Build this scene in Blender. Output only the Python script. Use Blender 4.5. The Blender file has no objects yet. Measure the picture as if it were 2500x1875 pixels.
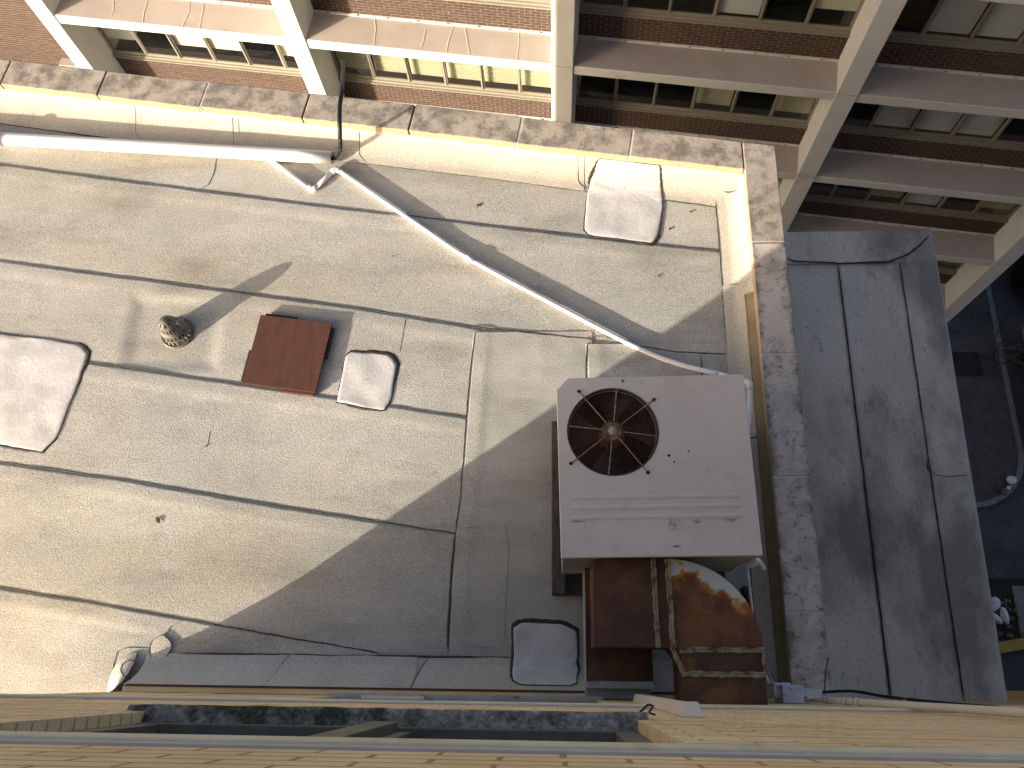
import bpy, bmesh, math, random
import numpy as np
from mathutils import Matrix, Vector, noise as mnoise

S = bpy.context.scene
COL = S.collection
R = math.radians

# ------------------------------------------------------------------ camera
# world: origin on the main roof straight under the camera, X along the cream brick wall,
# Y away from it, Z up (metres).  Measured basis of the hand-held camera:
CAM_H = 6.0
F_PX = 2020.0                       # focal length in pixels of the 2500 px wide photograph
_n = np.array([1352 - 1250.0, 1658 - 937.5, F_PX]); _n /= np.linalg.norm(_n)
_e1 = np.array([1.0, 0, 0]) - _n * _n[0]; _e1 /= np.linalg.norm(_e1)
_e2 = np.cross(_n, _e1)
if _e2[1] > 0: _e2 = -_e2
_t = R(-0.8)
E1 = math.cos(_t) * _e1 + math.sin(_t) * _e2
E2 = -math.sin(_t) * _e1 + math.cos(_t) * _e2
E3 = -_n
RW = np.array([E1, E2, E3])         # rows: world axes in (right, down, forward)
cam_data = bpy.data.cameras.new('camera')
cam = bpy.data.objects.new('camera', cam_data); COL.objects.link(cam)
cam_data.sensor_width = 36.0
cam_data.lens = F_PX / 2500.0 * 36.0
cam_data.clip_start = 0.05
cam_data.clip_end = 2000
m = Matrix.Identity(4)
for i in range(3):
    m[i][0] = RW[i][0]; m[i][1] = -RW[i][1]; m[i][2] = -RW[i][2]
m[0][3], m[1][3], m[2][3] = 0, 0, CAM_H
cam.matrix_world = m
S.camera = cam

def G(u, v, z=0.0):
    """photo measurement -> point of the place at height z"""
    d = np.array([u - 1250.0, v - 937.5, F_PX]); r = RW @ d
    k = (z - CAM_H) / r[2]
    return Vector((r[0] * k, r[1] * k, z))

# ------------------------------------------------------------------ light
SUN_AZ, SUN_EL = 35.3, 12.5          # light travels towards azimuth 35.3 deg (from +X to +Y)
world = bpy.data.worlds.new('World'); S.world = world; world.use_nodes = True
nt = world.node_tree; nt.nodes.clear()
sky = nt.nodes.new('ShaderNodeTexSky'); sky.sky_type = 'NISHITA'; sky.sun_disc = False
sky.sun_elevation = R(SUN_EL)
sdir = Vector((-math.cos(R(SUN_AZ)), -math.sin(R(SUN_AZ)), 0))
sky.sun_rotation = math.atan2(sdir.x, sdir.y)
sky.altitude = 100; sky.air_density = 0.6; sky.dust_density = 5.0; sky.ozone_density = 0.0
bg = nt.nodes.new('ShaderNodeBackground'); bg.inputs[1].default_value = 0.125
wo = nt.nodes.new('ShaderNodeOutputWorld')
nt.links.new(sky.outputs[0], bg.inputs[0]); nt.links.new(bg.outputs[0], wo.inputs[0])
sl = bpy.data.lights.new('sun', 'SUN'); sl.energy = 4.5; sl.angle = R(0.5); sl.color = (1.0, 0.895, 0.73)
so = bpy.data.objects.new('sun', sl); COL.objects.link(so)
ldir = Vector((math.cos(R(SUN_AZ)) * math.cos(R(SUN_EL)), math.sin(R(SUN_AZ)) * math.cos(R(SUN_EL)), -math.sin(R(SUN_EL))))
so.rotation_euler = ldir.to_track_quat('-Z', 'Y').to_euler(); so.location = (-20, -20, 20)
S.view_settings.view_transform = 'Standard'; S.view_settings.look = 'None'
S.view_settings.gamma = 1; S.view_settings.exposure = 1.2
S.render.engine = 'CYCLES'
S.cycles.max_bounces = 8; S.cycles.diffuse_bounces = 5

rng = random.Random(7)

# ------------------------------------------------------------------ materials
def mat(name, stops, scale=4, detail=6, rough=.85, fine=None, bump=None, spots=(), metallic=0, stretch=(1, 1, 1), spec=.3, rot=0, rmix=.6):
    mt = bpy.data.materials.new(name); mt.use_nodes = True
    t = mt.node_tree; N = t.nodes; L = t.links
    b = N['Principled BSDF']
    b.inputs['Roughness'].default_value = rough; b.inputs['Metallic'].default_value = metallic
    b.inputs['Specular IOR Level'].default_value = spec
    geo = N.new('ShaderNodeNewGeometry')
    mp = N.new('ShaderNodeMapping'); mp.inputs['Scale'].default_value = stretch; mp.inputs['Rotation'].default_value = (0, 0, rot)
    L.new(geo.outputs['Position'], mp.inputs['Vector'])
    def nz(sc, det=4, rgh=.6, vec=mp, dist=0):
        n = N.new('ShaderNodeTexNoise'); n.inputs['Scale'].default_value = sc; n.inputs['Detail'].default_value = det
        n.inputs['Roughness'].default_value = rgh; n.inputs['Distortion'].default_value = dist
        L.new(vec.outputs[0 if vec is mp else 'Position'], n.inputs['Vector']); return n
    n0 = nz(scale, detail, rmix)
    cr = N.new('ShaderNodeValToRGB'); e = cr.color_ramp.elements
    if len(stops) == 1: stops = [(0, stops[0][1]), (1, stops[0][1])]
    while len(e) < len(stops): e.new(.5)
    for i, (p, c) in enumerate(stops):
        e[i].position = p; e[i].color = (*c, 1)
    L.new(n0.outputs[0], cr.inputs[0]); col = cr.outputs[0]
    for sp in spots:
        c, sc, lo, hi, amt = sp[:5]
        n = nz(sc, sp[5] if len(sp) > 5 else 5, sp[6] if len(sp) > 6 else .6, mp if (len(sp) < 8 or sp[7]) else geo)
        mr = N.new('ShaderNodeMapRange'); mr.inputs[1].default_value = lo; mr.inputs[2].default_value = hi
        mr.inputs[3].default_value = 0; mr.inputs[4].default_value = amt
        L.new(n.outputs[0], mr.inputs[0])
        mx = N.new('ShaderNodeMix'); mx.data_type = 'RGBA'; mx.inputs[7].default_value = (*c, 1)
        L.new(mr.outputs[0], mx.inputs[0]); L.new(col, mx.inputs[6]); col = mx.outputs[2]
    if fine:
        n = nz(fine[0], 2, .5, geo)
        mr = N.new('ShaderNodeMapRange'); mr.inputs[1].default_value = .25; mr.inputs[2].default_value = .75
        mr.inputs[3].default_value = 1 - fine[1]; mr.inputs[4].default_value = 1 + fine[1]
        L.new(n.outputs[0], mr.inputs[0])
        mx = N.new('ShaderNodeMix'); mx.data_type = 'RGBA'; mx.blend_type = 'MULTIPLY'; mx.inputs[0].default_value = 1
        cb = N.new('ShaderNodeCombineColor')
        for k in range(3): L.new(mr.outputs[0], cb.inputs[k])
        L.new(col, mx.inputs[6]); L.new(cb.outputs[0], mx.inputs[7]); col = mx.outputs[2]
    L.new(col, b.inputs['Base Color'])
    if bump:
        n = nz(bump[0], bump[3] if len(bump) > 3 else 3, .6, geo)
        bp = N.new('ShaderNodeBump'); bp.inputs['Strength'].default_value = bump[1]; bp.inputs['Distance'].default_value = bump[2]
        L.new(n.outputs[0], bp.inputs['Height']); L.new(bp.outputs[0], b.inputs['Normal'])
    return mt

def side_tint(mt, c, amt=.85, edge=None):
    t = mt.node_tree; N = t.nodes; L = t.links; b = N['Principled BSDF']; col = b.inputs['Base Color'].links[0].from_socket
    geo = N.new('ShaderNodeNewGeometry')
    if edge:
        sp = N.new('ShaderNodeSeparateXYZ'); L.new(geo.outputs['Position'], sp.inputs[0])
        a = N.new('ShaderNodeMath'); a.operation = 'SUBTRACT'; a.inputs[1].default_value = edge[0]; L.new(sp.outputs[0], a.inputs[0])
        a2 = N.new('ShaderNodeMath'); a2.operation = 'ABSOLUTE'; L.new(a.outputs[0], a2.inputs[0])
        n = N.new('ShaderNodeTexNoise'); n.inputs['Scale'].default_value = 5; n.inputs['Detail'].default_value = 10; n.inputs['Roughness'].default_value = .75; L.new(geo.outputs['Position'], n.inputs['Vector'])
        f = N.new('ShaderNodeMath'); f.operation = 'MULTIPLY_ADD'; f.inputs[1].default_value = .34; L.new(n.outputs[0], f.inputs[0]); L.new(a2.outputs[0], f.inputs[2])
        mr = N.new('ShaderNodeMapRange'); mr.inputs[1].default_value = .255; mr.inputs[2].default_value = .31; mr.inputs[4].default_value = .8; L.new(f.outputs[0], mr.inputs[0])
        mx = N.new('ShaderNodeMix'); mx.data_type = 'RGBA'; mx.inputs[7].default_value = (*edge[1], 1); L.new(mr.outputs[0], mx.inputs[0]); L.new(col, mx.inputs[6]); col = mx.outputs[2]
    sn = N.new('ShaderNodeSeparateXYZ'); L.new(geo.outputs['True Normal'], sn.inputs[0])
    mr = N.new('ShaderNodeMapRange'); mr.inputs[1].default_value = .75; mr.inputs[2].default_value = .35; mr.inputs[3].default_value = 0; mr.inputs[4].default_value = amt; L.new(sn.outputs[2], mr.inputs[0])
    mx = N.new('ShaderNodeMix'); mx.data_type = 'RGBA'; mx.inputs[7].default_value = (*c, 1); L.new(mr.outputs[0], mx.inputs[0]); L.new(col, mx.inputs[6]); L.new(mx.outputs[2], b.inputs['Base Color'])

def flat(name, c, rough=.6, metallic=0, spec=.4):
    return mat(name, [(0.3, tuple(x * .9 for x in c)), (.7, c)], 6, 4, rough, metallic=metallic, spec=spec)

MR = {}
def mk():
    M = MR
    PARA = R(8.8)
    memb = dict(scale=1.1, detail=8, rough=.95, fine=(120, .34), bump=(125, .65, .006, 2), spec=.05)
    M['memb'] = mat('membrane', [(.28, (.335, .323, .292)), (.5, (.42, .407, .373)), (.72, (.50, .488, .452))],
        spots=[((.36, .29, .18), .55, .50, .68, .5), ((.23, .215, .185), 1.8, .50, .72, .6), ((.60, .58, .54), 1.2, .52, .76, .6), ((.22, .20, .17), 8, .60, .78, .35)],
        **{**memb, 'stretch': (.55, 1.6, 1), 'rot': PARA})
    M['memb_flash'] = mat('flashing_membrane', [(.3, (.43, .40, .345)), (.7, (.54, .505, .44))], spots=[((.28, .26, .22), 2.5, .58, .75, .5)], **memb)
    M['memb_low'] = mat('lower_membrane', [(.3, (.50, .45, .39)), (.7, (.66, .60, .52))],
        spots=[((.15, .138, .122), .8, .49, .64, .75), ((.15, .14, .12), 4.5, .55, .68, .55, 9, .75), ((.12, .115, .10), 28, .60, .70, .5)], scale=1.3, detail=8, rough=.95, fine=(120, .25), bump=(150, .5, .006, 2), stretch=(1.2, .6, 1), spec=.05)
    M['patch'] = mat('patch_white', [(.35, (.47, .46, .46)), (.65, (.60, .59, .585))], 5, 8, .9, fine=(140, .14), bump=(40, .35, .006, 4),
        spots=[((.42, .42, .45), 6, .55, .70, .5), ((.12, .11, .10), 16, .70, .76, .7)], spec=.2)
    M['tar'] = mat('tar', [(.3, (.022, .019, .016)), (.7, (.06, .05, .04))], 30, 4, .7, bump=(80, .6, .006))
    M['ghost'] = mat('old_tar', [(.3, (.20, .185, .155)), (.7, (.29, .27, .23))], 20, 4, .9)
    M['coping'] = mat('coping_stone', [(.38, (.19, .165, .14)), (.47, (.29, .25, .21)), (.56, (.42, .36, .30))], 8, 9, .9, fine=(90, .12),
        bump=(60, .25, .005), spots=[((.11, .10, .085), 22, .56, .66, .6, 8, .7), ((.47, .40, .33), 3.5, .54, .62, .6)], rmix=.68)
    M['coping_r'] = mat('coping_stone_mossy', [(.36, (.40, .345, .30)), (.47, (.53, .455, .40)), (.58, (.62, .54, .475))], 6, 9, .9, fine=(90, .12),
        bump=(60, .25, .005), spots=[((.10, .09, .08), 20, .54, .66, .75, 8, .72), ((.58, .51, .455), 3, .5, .6, .75)], rmix=.68)
    M['joint'] = flat('pale_caulk', (.62, .58, .54), .8)
    M['white_pvc'] = mat('white_pvc', [(.3, (.74, .70, .68)), (.7, (.82, .79, .77))], 2, 4, .38, spec=.4)
    M['cream_pvc'] = mat('cream_pvc', [(.3, (.62, .55, .44)), (.7, (.70, .64, .53))], 3, 4, .45)
    M['black'] = mat('black_rubber', [(.3, (.010, .010, .010)), (.7, (.02, .02, .02))], 20, 4, .55)
    M['dark'] = flat('dark_interior', (.01, .01, .011), .9)
    M['rustplate'] = mat('rust_painted_plate', [(.3, (.070, .027, .018)), (.7, (.105, .042, .028))], 5, 8, .8, fine=(60, .2), bump=(70, .3, .004), stretch=(4, 1, 1),
        spots=[((.3, .2, .15), 26, .74, .8, .5), ((.06, .025, .018), 2.5, .55, .7, .6)])
    M['rustplate_dk'] = mat('rust_dark', [(.3, (.03, .017, .013)), (.7, (.06, .03, .022))], 8, 6, .8)
    M['vent'] = mat('weathered_zinc', [(.3, (.085, .075, .06)), (.7, (.22, .20, .17))], 14, 6, .6, metallic=.15, spots=[((.08, .06, .045), 18, .55, .7, .7)])
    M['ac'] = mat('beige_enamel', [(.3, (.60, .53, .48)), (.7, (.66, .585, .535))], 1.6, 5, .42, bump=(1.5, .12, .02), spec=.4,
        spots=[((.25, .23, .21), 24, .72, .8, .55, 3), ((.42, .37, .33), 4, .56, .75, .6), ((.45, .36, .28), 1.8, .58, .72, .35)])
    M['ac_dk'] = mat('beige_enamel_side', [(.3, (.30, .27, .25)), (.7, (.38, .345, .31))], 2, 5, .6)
    M['grill'] = mat('rusty_wire', [(.3, (.05, .028, .016)), (.55, (.10, .055, .03)), (.75, (.14, .09, .05))], 30, 5, .7, metallic=.2)
    M['spoke'] = mat('rusty_spoke', [(.35, (.16, .09, .045)), (.6, (.34, .23, .13)), (.75, (.44, .34, .22))], 60, 3, .7, metallic=.1)
    M['hub'] = mat('hub_metal', [(.4, (.14, .07, .04)), (.6, (.26, .16, .10))], 25, 5, .7, metallic=.1)
    M['hubcap'] = mat('hub_cap_metal', [(.35, (.20, .20, .18)), (.7, (.33, .34, .32))], 30, 5, .85, metallic=0, spec=.1)
    M['blade'] = mat('fan_blade_metal', [(.3, (.045, .042, .042)), (.7, (.085, .08, .08))], 8, 5, .6, metallic=.3)
    M['rust'] = mat('rusty_duct', [(.38, (.055, .026, .017)), (.5, (.10, .042, .022)), (.58, (.17, .068, .022))], 2.2, 8, .62, fine=(50, .18), bump=(55, .3, .004),
        spots=[((.30, .11, .025), 2.6, .60, .72, .8, 7), ((.46, .22, .07), 4, .68, .78, .6, 7)], spec=.35)
    M['zinc'] = mat('bare_galvanised', [(.35, (.30, .33, .33)), (.7, (.46, .50, .50))], 8, 6, .45, metallic=.35, spots=[((.38, .28, .12), 5, .58, .7, .7)])
    M['mastic'] = mat('duct_mastic', [(.3, (.19, .14, .08)), (.5, (.28, .23, .135)), (.7, (.36, .31, .20))], 14, 6, .9, bump=(60, .9, .01), spots=[((.11, .05, .028), 18, .52, .60, .8, 6)])
    M['wood'] = mat('weathered_timber', [(.3, (.045, .04, .035)), (.7, (.12, .105, .09))], 8, 7, .9, stretch=(6, 1, 6), bump=(40, .6, .006))
    M['brick'] = mat('cream_brick', [(.3, (.70, .50, .265)), (.5, (.80, .60, .345)), (.7, (.84, .66, .41))], 2.2, 3, .85, fine=(110, .10), bump=(70, .2, .003),
        spots=[((.52, .38, .21), 5, .60, .75, .4, 3)], spec=.05)
    M['mortar'] = mat('tan_mortar', [(.3, (.42, .25, .11)), (.7, (.50, .31, .145))], 12, 5, .95, bump=(90, .4, .004), spec=.05)
    M['lintel'] = mat('cream_painted_lintel', [(.3, (.64, .55, .37)), (.7, (.74, .65, .46))], 5, 6, .9, spots=[((.42, .40, .27), 9, .55, .7, .6)], bump=(40, .2, .003), spec=.05)
    M['lintel_lav'] = mat('lavender_caulk', [(.3, (.47, .43, .42)), (.7, (.58, .53, .51))], 9, 6, .9, spec=.05)
    M['sill'] = mat('mossy_sill', [(.35, (.22, .20, .175)), (.6, (.38, .345, .305))], 45, 9, .95, spec=.05, fine=(60, .3), bump=(45, .9, .01),
        spots=[((.03, .03, .018), 3.4, .46, .58, .9, 12, .8), ((.07, .075, .03), 14, .55, .68, .5), ((.36, .335, .30), 5, .64, .74, .5)], rmix=.7)
    M['ledge_grey'] = mat('grey_stone_sill', [(.3, (.30, .285, .265)), (.7, (.42, .40, .375))], 4, 7, .9, spec=.05, fine=(70, .1), spots=[((.06, .06, .05), 6, .62, .72, .8)])
    M['frame_olive'] = mat('olive_window_paint', [(.3, (.10, .095, .07)), (.7, (.16, .15, .115))], 6, 5, .55)
    M['nglass'] = flat('dark_glass', (.012, .012, .014), .08, spec=.5)
    M['cfl'] = flat('brown_counterflashing', (.07, .045, .03), .5)
    M['cfl_tan'] = mat('tan_metal_flashing', [(.3, (.20, .15, .085)), (.7, (.30, .23, .13))], 6, 5, .6)
    M['blank'] = mat('upper_wall', [(.3, (.30, .22, .16)), (.7, (.38, .29, .21))], 3, 5, .9)
    M['greywall'] = mat('grey_render', [(.3, (.20, .20, .20)), (.7, (.28, .28, .28))], 2, 5, .9)
    M['grime'] = flat('grey_grime', (.44, .395, .365), .9)
    # far office building
    M['conc'] = mat('cream_concrete', [(.3, (.68, .665, .62)), (.7, (.76, .745, .70))], 2, 6, .85, fine=(40, .05), spots=[((.5, .46, .40), 1.2, .58, .75, .5)])
    M['ledgetop'] = mat('tan_ledge_membrane', [(.3, (.46, .395, .35)), (.7, (.54, .465, .415))], 1.2, 6, .9, fine=(40, .08), spots=[((.40, .33, .29), .8, .55, .7, .5)])
    M['ledgecrack'] = flat('pale_crack_filler', (.66, .50, .38), .9)
    M['fbrick'] = mat('brown_brick', [(.3, (.055, .035, .028)), (.5, (.082, .051, .039)), (.7, (.115, .071, .054))], 5, 3, .9, fine=(40, .12), stretch=(1, 1, 4))
    M['fmortar'] = mat('pinkish_mortar', [(.3, (.25, .195, .16)), (.7, (.31, .245, .205))], 6, 4, .95)
    M['fframe'] = flat('bronze_window_frame', (.30, .27, .215), .5)
    M['blind'] = flat('cream_blind', (.78, .76, .62), .7)
    M['frost'] = flat('grey_roller_shade', (.76, .78, .82), .8)
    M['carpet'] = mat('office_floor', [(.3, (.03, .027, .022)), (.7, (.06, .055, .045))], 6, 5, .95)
    g = bpy.data.materials.new('window_glass'); g.use_nodes = True; t = g.node_tree; t.nodes.clear()
    tr = t.nodes.new('ShaderNodeBsdfTransparent'); tr.inputs[0].default_value = (.95, .96, .95, 1)
    gl = t.nodes.new('ShaderNodeBsdfGlossy'); gl.inputs['Roughness'].default_value = .03
    lw = t.nodes.new('ShaderNodeLayerWeight'); lw.inputs[0].default_value = .5; pw = t.nodes.new('ShaderNodeMath'); pw.operation = 'POWER'; pw.inputs[1].default_value = 3.0
    fr = t.nodes.new('ShaderNodeMath'); fr.operation = 'MULTIPLY_ADD'; fr.inputs[1].default_value = .45; fr.inputs[2].default_value = .04; t.links.new(lw.outputs['Facing'], pw.inputs[0]); t.links.new(pw.outputs[0], fr.inputs[0])
    mx = t.nodes.new('ShaderNodeMixShader'); o = t.nodes.new('ShaderNodeOutputMaterial')
    t.links.new(fr.outputs[0], mx.inputs[0]); t.links.new(tr.outputs[0], mx.inputs[1]); t.links.new(gl.outputs[0], mx.inputs[2]); t.links.new(mx.outputs[0], o.inputs[0])
    M['glass'] = g
    # ground
    M['pave'] = mat('dark_pavers', [(.3, (.055, .052, .055)), (.7, (.095, .088, .09))], 2, 6, .9, fine=(9, .18), spots=[((.03, .03, .035), .7, .5, .7, .6)], stretch=(1, 3, 1))
    M['paver'] = mat('clay_paver', [(.3, (.07, .058, .06)), (.7, (.115, .095, .095))], 4, 4, .9)
    M['road'] = mat('asphalt', [(.3, (.045, .047, .050)), (.7, (.08, .083, .088))], 1, 7, .9, fine=(12, .15), spots=[((.13, .14, .145), .8, .58, .75, .5)])
    M['kerb'] = mat('kerb_concrete', [(.3, (.13, .14, .15)), (.7, (.20, .21, .21))], 3, 5, .9)
    M['yellow'] = mat('yellow_kerb_paint', [(.3, (.30, .23, .05)), (.7, (.38, .30, .08))], 4, 5, .8)
    M['soil'] = mat('soil', [(.3, (.015, .013, .012)), (.7, (.04, .035, .03))], 6, 6, .95, bump=(20, .6, .03))
    M['boulder'] = mat('white_boulder', [(.3, (.50, .53, .58)), (.7, (.68, .70, .74))], 3, 5, .85)
    M['pebble'] = mat('pebble', [(.3, (.06, .055, .05)), (.7, (.18, .165, .15))], 4, 4, .85)
    M['silver'] = flat('silver_car_paint', (.40, .42, .46), .3, .3)
    M['navy'] = flat('dark_blue_car_paint', (.02, .03, .05), .25, .2)
    M['cglass'] = flat('car_glass', (.01, .012, .015), .06, spec=.6)
    M['ltglass'] = flat('pale_windscreen', (.20, .25, .30), .12, spec=.6)
    M['red'] = flat('tail_lamp_red', (.35, .02, .02), .3)
    M['tyre'] = flat('tyre_rubber', (.012, .012, .012), .8)
    M['bark'] = flat('bare_twig', (.09, .07, .055), .9)
    M['leaf'] = flat('dry_leaf', (.12, .075, .035), .9)
    M['plain'] = mat('plain_render', [(.3, (.34, .31, .26)), (.7, (.42, .38, .32))], 1, 5, .9)
    M['greybox'] = mat('flaking_white_paint', [(.35, (.42, .44, .47)), (.6, (.60, .62, .66))], 9, 6, .7, spots=[((.22, .18, .15), 16, .6, .68, .8)])
mk()
M = MR

# ------------------------------------------------------------------ mesh helpers
class MB:
    def __init__(s): s.v = []; s.f = []
    def add(s, vs, fs):
        k = len(s.v); s.v += [tuple(map(float, p)) for p in vs]; s.f += [tuple(i + k for i in f) for f in fs]; return s
    def box(s, x0, x1, y0, y1, z0, z1, T=None):
        P = [(x, y, z) for z in (z0, z1) for y in (y0, y1) for x in (x0, x1)]
        if T: P = [T(*p) for p in P]
        return s.add(P, [(0, 2, 3, 1), (4, 5, 7, 6), (0, 1, 5, 4), (2, 6, 7, 3), (0, 4, 6, 2), (1, 3, 7, 5)])
    def prism(s, poly, z0, z1):
        n = len(poly)
        return s.add([(p[0], p[1], z0) for p in poly] + [(p[0], p[1], z1) for p in poly],
            [tuple(range(n))[::-1], tuple(range(n, 2 * n))] + [(i, (i + 1) % n, n + (i + 1) % n, n + i) for i in range(n)])
    def tube(s, path, r, n=10, closed=False, cap=True):
        P = [Vector(p) for p in path]; m_ = len(P); rs = r if isinstance(r, (list, tuple)) else [r] * m_
        rings = []; up = Vector((0, 0, 1))
        for i, p in enumerate(P):
            a = P[(i - 1) % m_] if (closed or i > 0) else p; b = P[(i + 1) % m_] if (closed or i < m_ - 1) else p
            t = (b - a).normalized()
            if abs(t.z) > .95: q = t.cross(Vector((1, 0, 0))).normalized()
            else: q = t.cross(up).normalized()
            w = q.cross(t)
            rings.append([p + rs[i] * (math.cos(2 * math.pi * j / n) * q + math.sin(2 * math.pi * j / n) * w) for j in range(n)])
        k = len(s.v); s.v += [tuple(q) for rg in rings for q in rg]
        for i in range(m_ if closed else m_ - 1):
            i2 = (i + 1) % m_
            for j in range(n):
                s.f.append((k + i * n + j, k + i * n + (j + 1) % n, k + i2 * n + (j + 1) % n, k + i2 * n + j))
        if cap and not closed:
            s.f.append(tuple(k + j for j in range(n))[::-1]); s.f.append(tuple(k + (m_ - 1) * n + j for j in range(n)))
        return s
    def lathe(s, prof, c, n=24, a0=0):
        k = len(s.v)
        for (r, z) in prof:
            for j in range(n):
                a = a0 + 2 * math.pi * j / n; s.v.append((c[0] + r * math.cos(a), c[1] + r * math.sin(a), c[2] + z))
        for i in range(len(prof) - 1):
            for j in range(n):
                s.f.append((k + i * n + j, k + i * n + (j + 1) % n, k + (i + 1) * n + (j + 1) % n, k + (i + 1) * n + j))
        return s
    def grid(s, rows):
        k = len(s.v); w = len(rows[0]); s.v += [tuple(p) for r in rows for p in r]
        for i in range(len(rows) - 1):
            for j in range(w - 1): s.f.append((k + i * w + j, k + i * w + j + 1, k + (i + 1) * w + j + 1, k + (i + 1) * w + j))
        return s
    def mesh(s, name, mt, smooth=False, fix=True):
        me = bpy.data.meshes.new(name); me.from_pydata(s.v, [], s.f); me.update()
        if fix:
            b = bmesh.new(); b.from_mesh(me); bmesh.ops.recalc_face_normals(b, faces=b.faces); b.to_mesh(me); b.free()
        me.materials.append(mt)
        if smooth: me.shade_smooth()
        return me

def ploc(o):
    v = Vector((0, 0, 0))
    while o: v += o.location; o = o.parent
    return v
def put(name, me, parent=None, loc=(0, 0, 0), rotz=0):
    o = bpy.data.objects.new(name, me); COL.objects.link(o)
    o.location = Vector(loc) - (ploc(parent) if parent else Vector((0, 0, 0)))
    if rotz: o.rotation_euler = (0, 0, rotz)
    if parent: o.parent = parent
    return o
def build(mb, name, mt, parent=None, smooth=False, bevel=0, solid=0, fix=True, seg=2):
    o = put(name, mb.mesh(name, mt, smooth, fix), parent)
    if solid:
        md = o.modifiers.new('solid', 'SOLIDIFY'); md.thickness = solid
    if bevel:
        md = o.modifiers.new('bevel', 'BEVEL'); md.width = bevel; md.segments = seg; md.limit_method = 'ANGLE'
    return o
def thing(name, label, cat, loc, group=None):
    o = bpy.data.objects.new(name, None); COL.objects.link(o); o.location = loc; o.empty_display_size = .2
    tag(o, label, cat, group); return o
def tag(o, label, cat, group=None):
    o['label'] = label; o['category'] = cat
    if group: o['group'] = group
    return o
def structure(o, label=None):
    o['kind'] = 'structure'
    if label: o['label'] = label
    return o
def lerp(a, b, t): return a + (b - a) * t
def smooth01(t): t = max(0, min(1, t)); return t * t * (3 - 2 * t)
def nz(x, y, sc, seed=0): return mnoise.noise(Vector((x * sc + seed * 7.13, y * sc - seed * 3.7, seed * 1.9)))
def dense(path, step):
    out = [Vector(path[0])]
    for a, b in zip(path, path[1:]):
        a, b = Vector(a), Vector(b); n = max(1, int((b - a).length / step))
        out += [a.lerp(b, i / n) for i in range(1, n + 1)]
    return out
def smoothpath(path, k=8):
    P = [Vector(p) for p in path]; P = [P[0] * 2 - P[1]] + P + [P[-1] * 2 - P[-2]]; out = []
    for i in range(1, len(P) - 2):
        for j in range(k):
            t = j / k; p0, p1, p2, p3 = P[i - 1:i + 3]
            out.append(.5 * ((2 * p1) + (p2 - p0) * t + (2 * p0 - 5 * p1 + 4 * p2 - p3) * t * t + (3 * p1 - p0 - 3 * p2 + p3) * t ** 3))
    out.append(P[-2]); return out

# ================================================================== GROUND
ZG = -19.0
structure(build(MB().box(-300, 300, -300, 300, ZG - .5, ZG - .016), 'ground', M['road']))
structure(build(MB().box(14.35, 90, -60, 90, ZG - .3, ZG - .012), 'road', M['road']))
# raised pavement with a rounded nose at its near end
KX, KY = 14.0, 5.1
nose = [(-60, KY), (11.2, KY)] + [(KX - 1.6 + 1.6 * math.sin(a), KY + 1.6 - 1.6 * math.cos(a)) for a in [i * math.pi / 20 for i in range(11)]] + [(KX, 60), (-60, 60)]
pav = structure(build(MB().prism(nose, ZG - .3, ZG + .10), 'pavement', M['pave']))
kb = MB(); pl_ = nose[1:-1]
for (a, b) in zip(pl_, pl_[1:]):
    a, b = Vector((*a, 0)), Vector((*b, 0)); d = (b - a).normalized(); nn = Vector((d.y, -d.x, 0))
    q = [a, b, b + nn * .16, a + nn * .16]; kb.prism([(p.x, p.y) for p in q], ZG - .2, ZG + .125)
structure(build(kb, 'kerb', M['kerb']))
# pavers that can be told apart: a soldier row along the nose and a field of long bricks
pb = MB()
for i in range(26):
    for j in range(16):
        x = 11.15 + i * .105; y = 5.35 + j * .225 + (.11 if i % 2 else 0)
        if x > KX - .1 or ((y < KY + 1.6) and (x > KX - 1.6) and (Vector((x - (KX - 1.6), y - (KY + 1.6))).length > 1.42)): continue
        h = ZG + .106 + rng.uniform(0, .006); pb.box(x, x + .095, y, y + .21, ZG + .08, h)
o = build(pb, 'paver_field', M['paver'], pav); o['kind'] = 'stuff'
d_ = thing('drain_cover', 'square dark drain cover sunk in the pavers at street level', 'drain cover', (12.95, 9.5, ZG + .1))
build(MB().box(12.5, 13.4, 9.1, 9.9, ZG + .08, ZG + .116), 'plate', M['soil'], d_)
build(MB().box(12.82, 13.06, 9.4, 9.62, ZG + .1, ZG + .125), 'grating', M['black'], d_)
# far kerb island with boulders and yellow paint, near edge of the street
isl = structure(build(MB().prism([(11.6, 0.95), (14.2, 1.45), (14.2, 2.9), (11.6, 2.9)], ZG - .3, ZG + .08), 'planting_bed', M['soil']))
o = tag(build(MB().prism([(11.2, .62), (16, 1.5), (16, 1.8), (11.2, .92)], ZG - .2, ZG + .13), 'yellow_kerb', M['yellow']), 'yellow painted kerb below the bed of pale boulders', 'kerb')
structure(build(MB().prism([(13.1, 1.3), (16.5, 1.9), (16.5, 2.7), (13.1, 2.7)], ZG - .2, ZG + .11), 'kerb_slab', M['kerb']))
def rock(name, c, r, mt, seed, label=None, group=None, parent=None):
    b = bmesh.new(); bmesh.ops.create_icosphere(b, subdivisions=3, radius=1)
    for v in b.verts:
        k = 1 + .25 * mnoise.noise(v.co * 1.6 + Vector((seed, 0, seed))); v.co = Vector((v.co.x * r[0] * k, v.co.y * r[1] * k, v.co.z * r[2] * k))
    me = bpy.data.meshes.new(name); b.to_mesh(me); b.free(); me.materials.append(mt); me.shade_smooth()
    o = put(name, me, parent, c, seed * .7)
    if label: tag(o, label, 'boulder', group)
    return o
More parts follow.
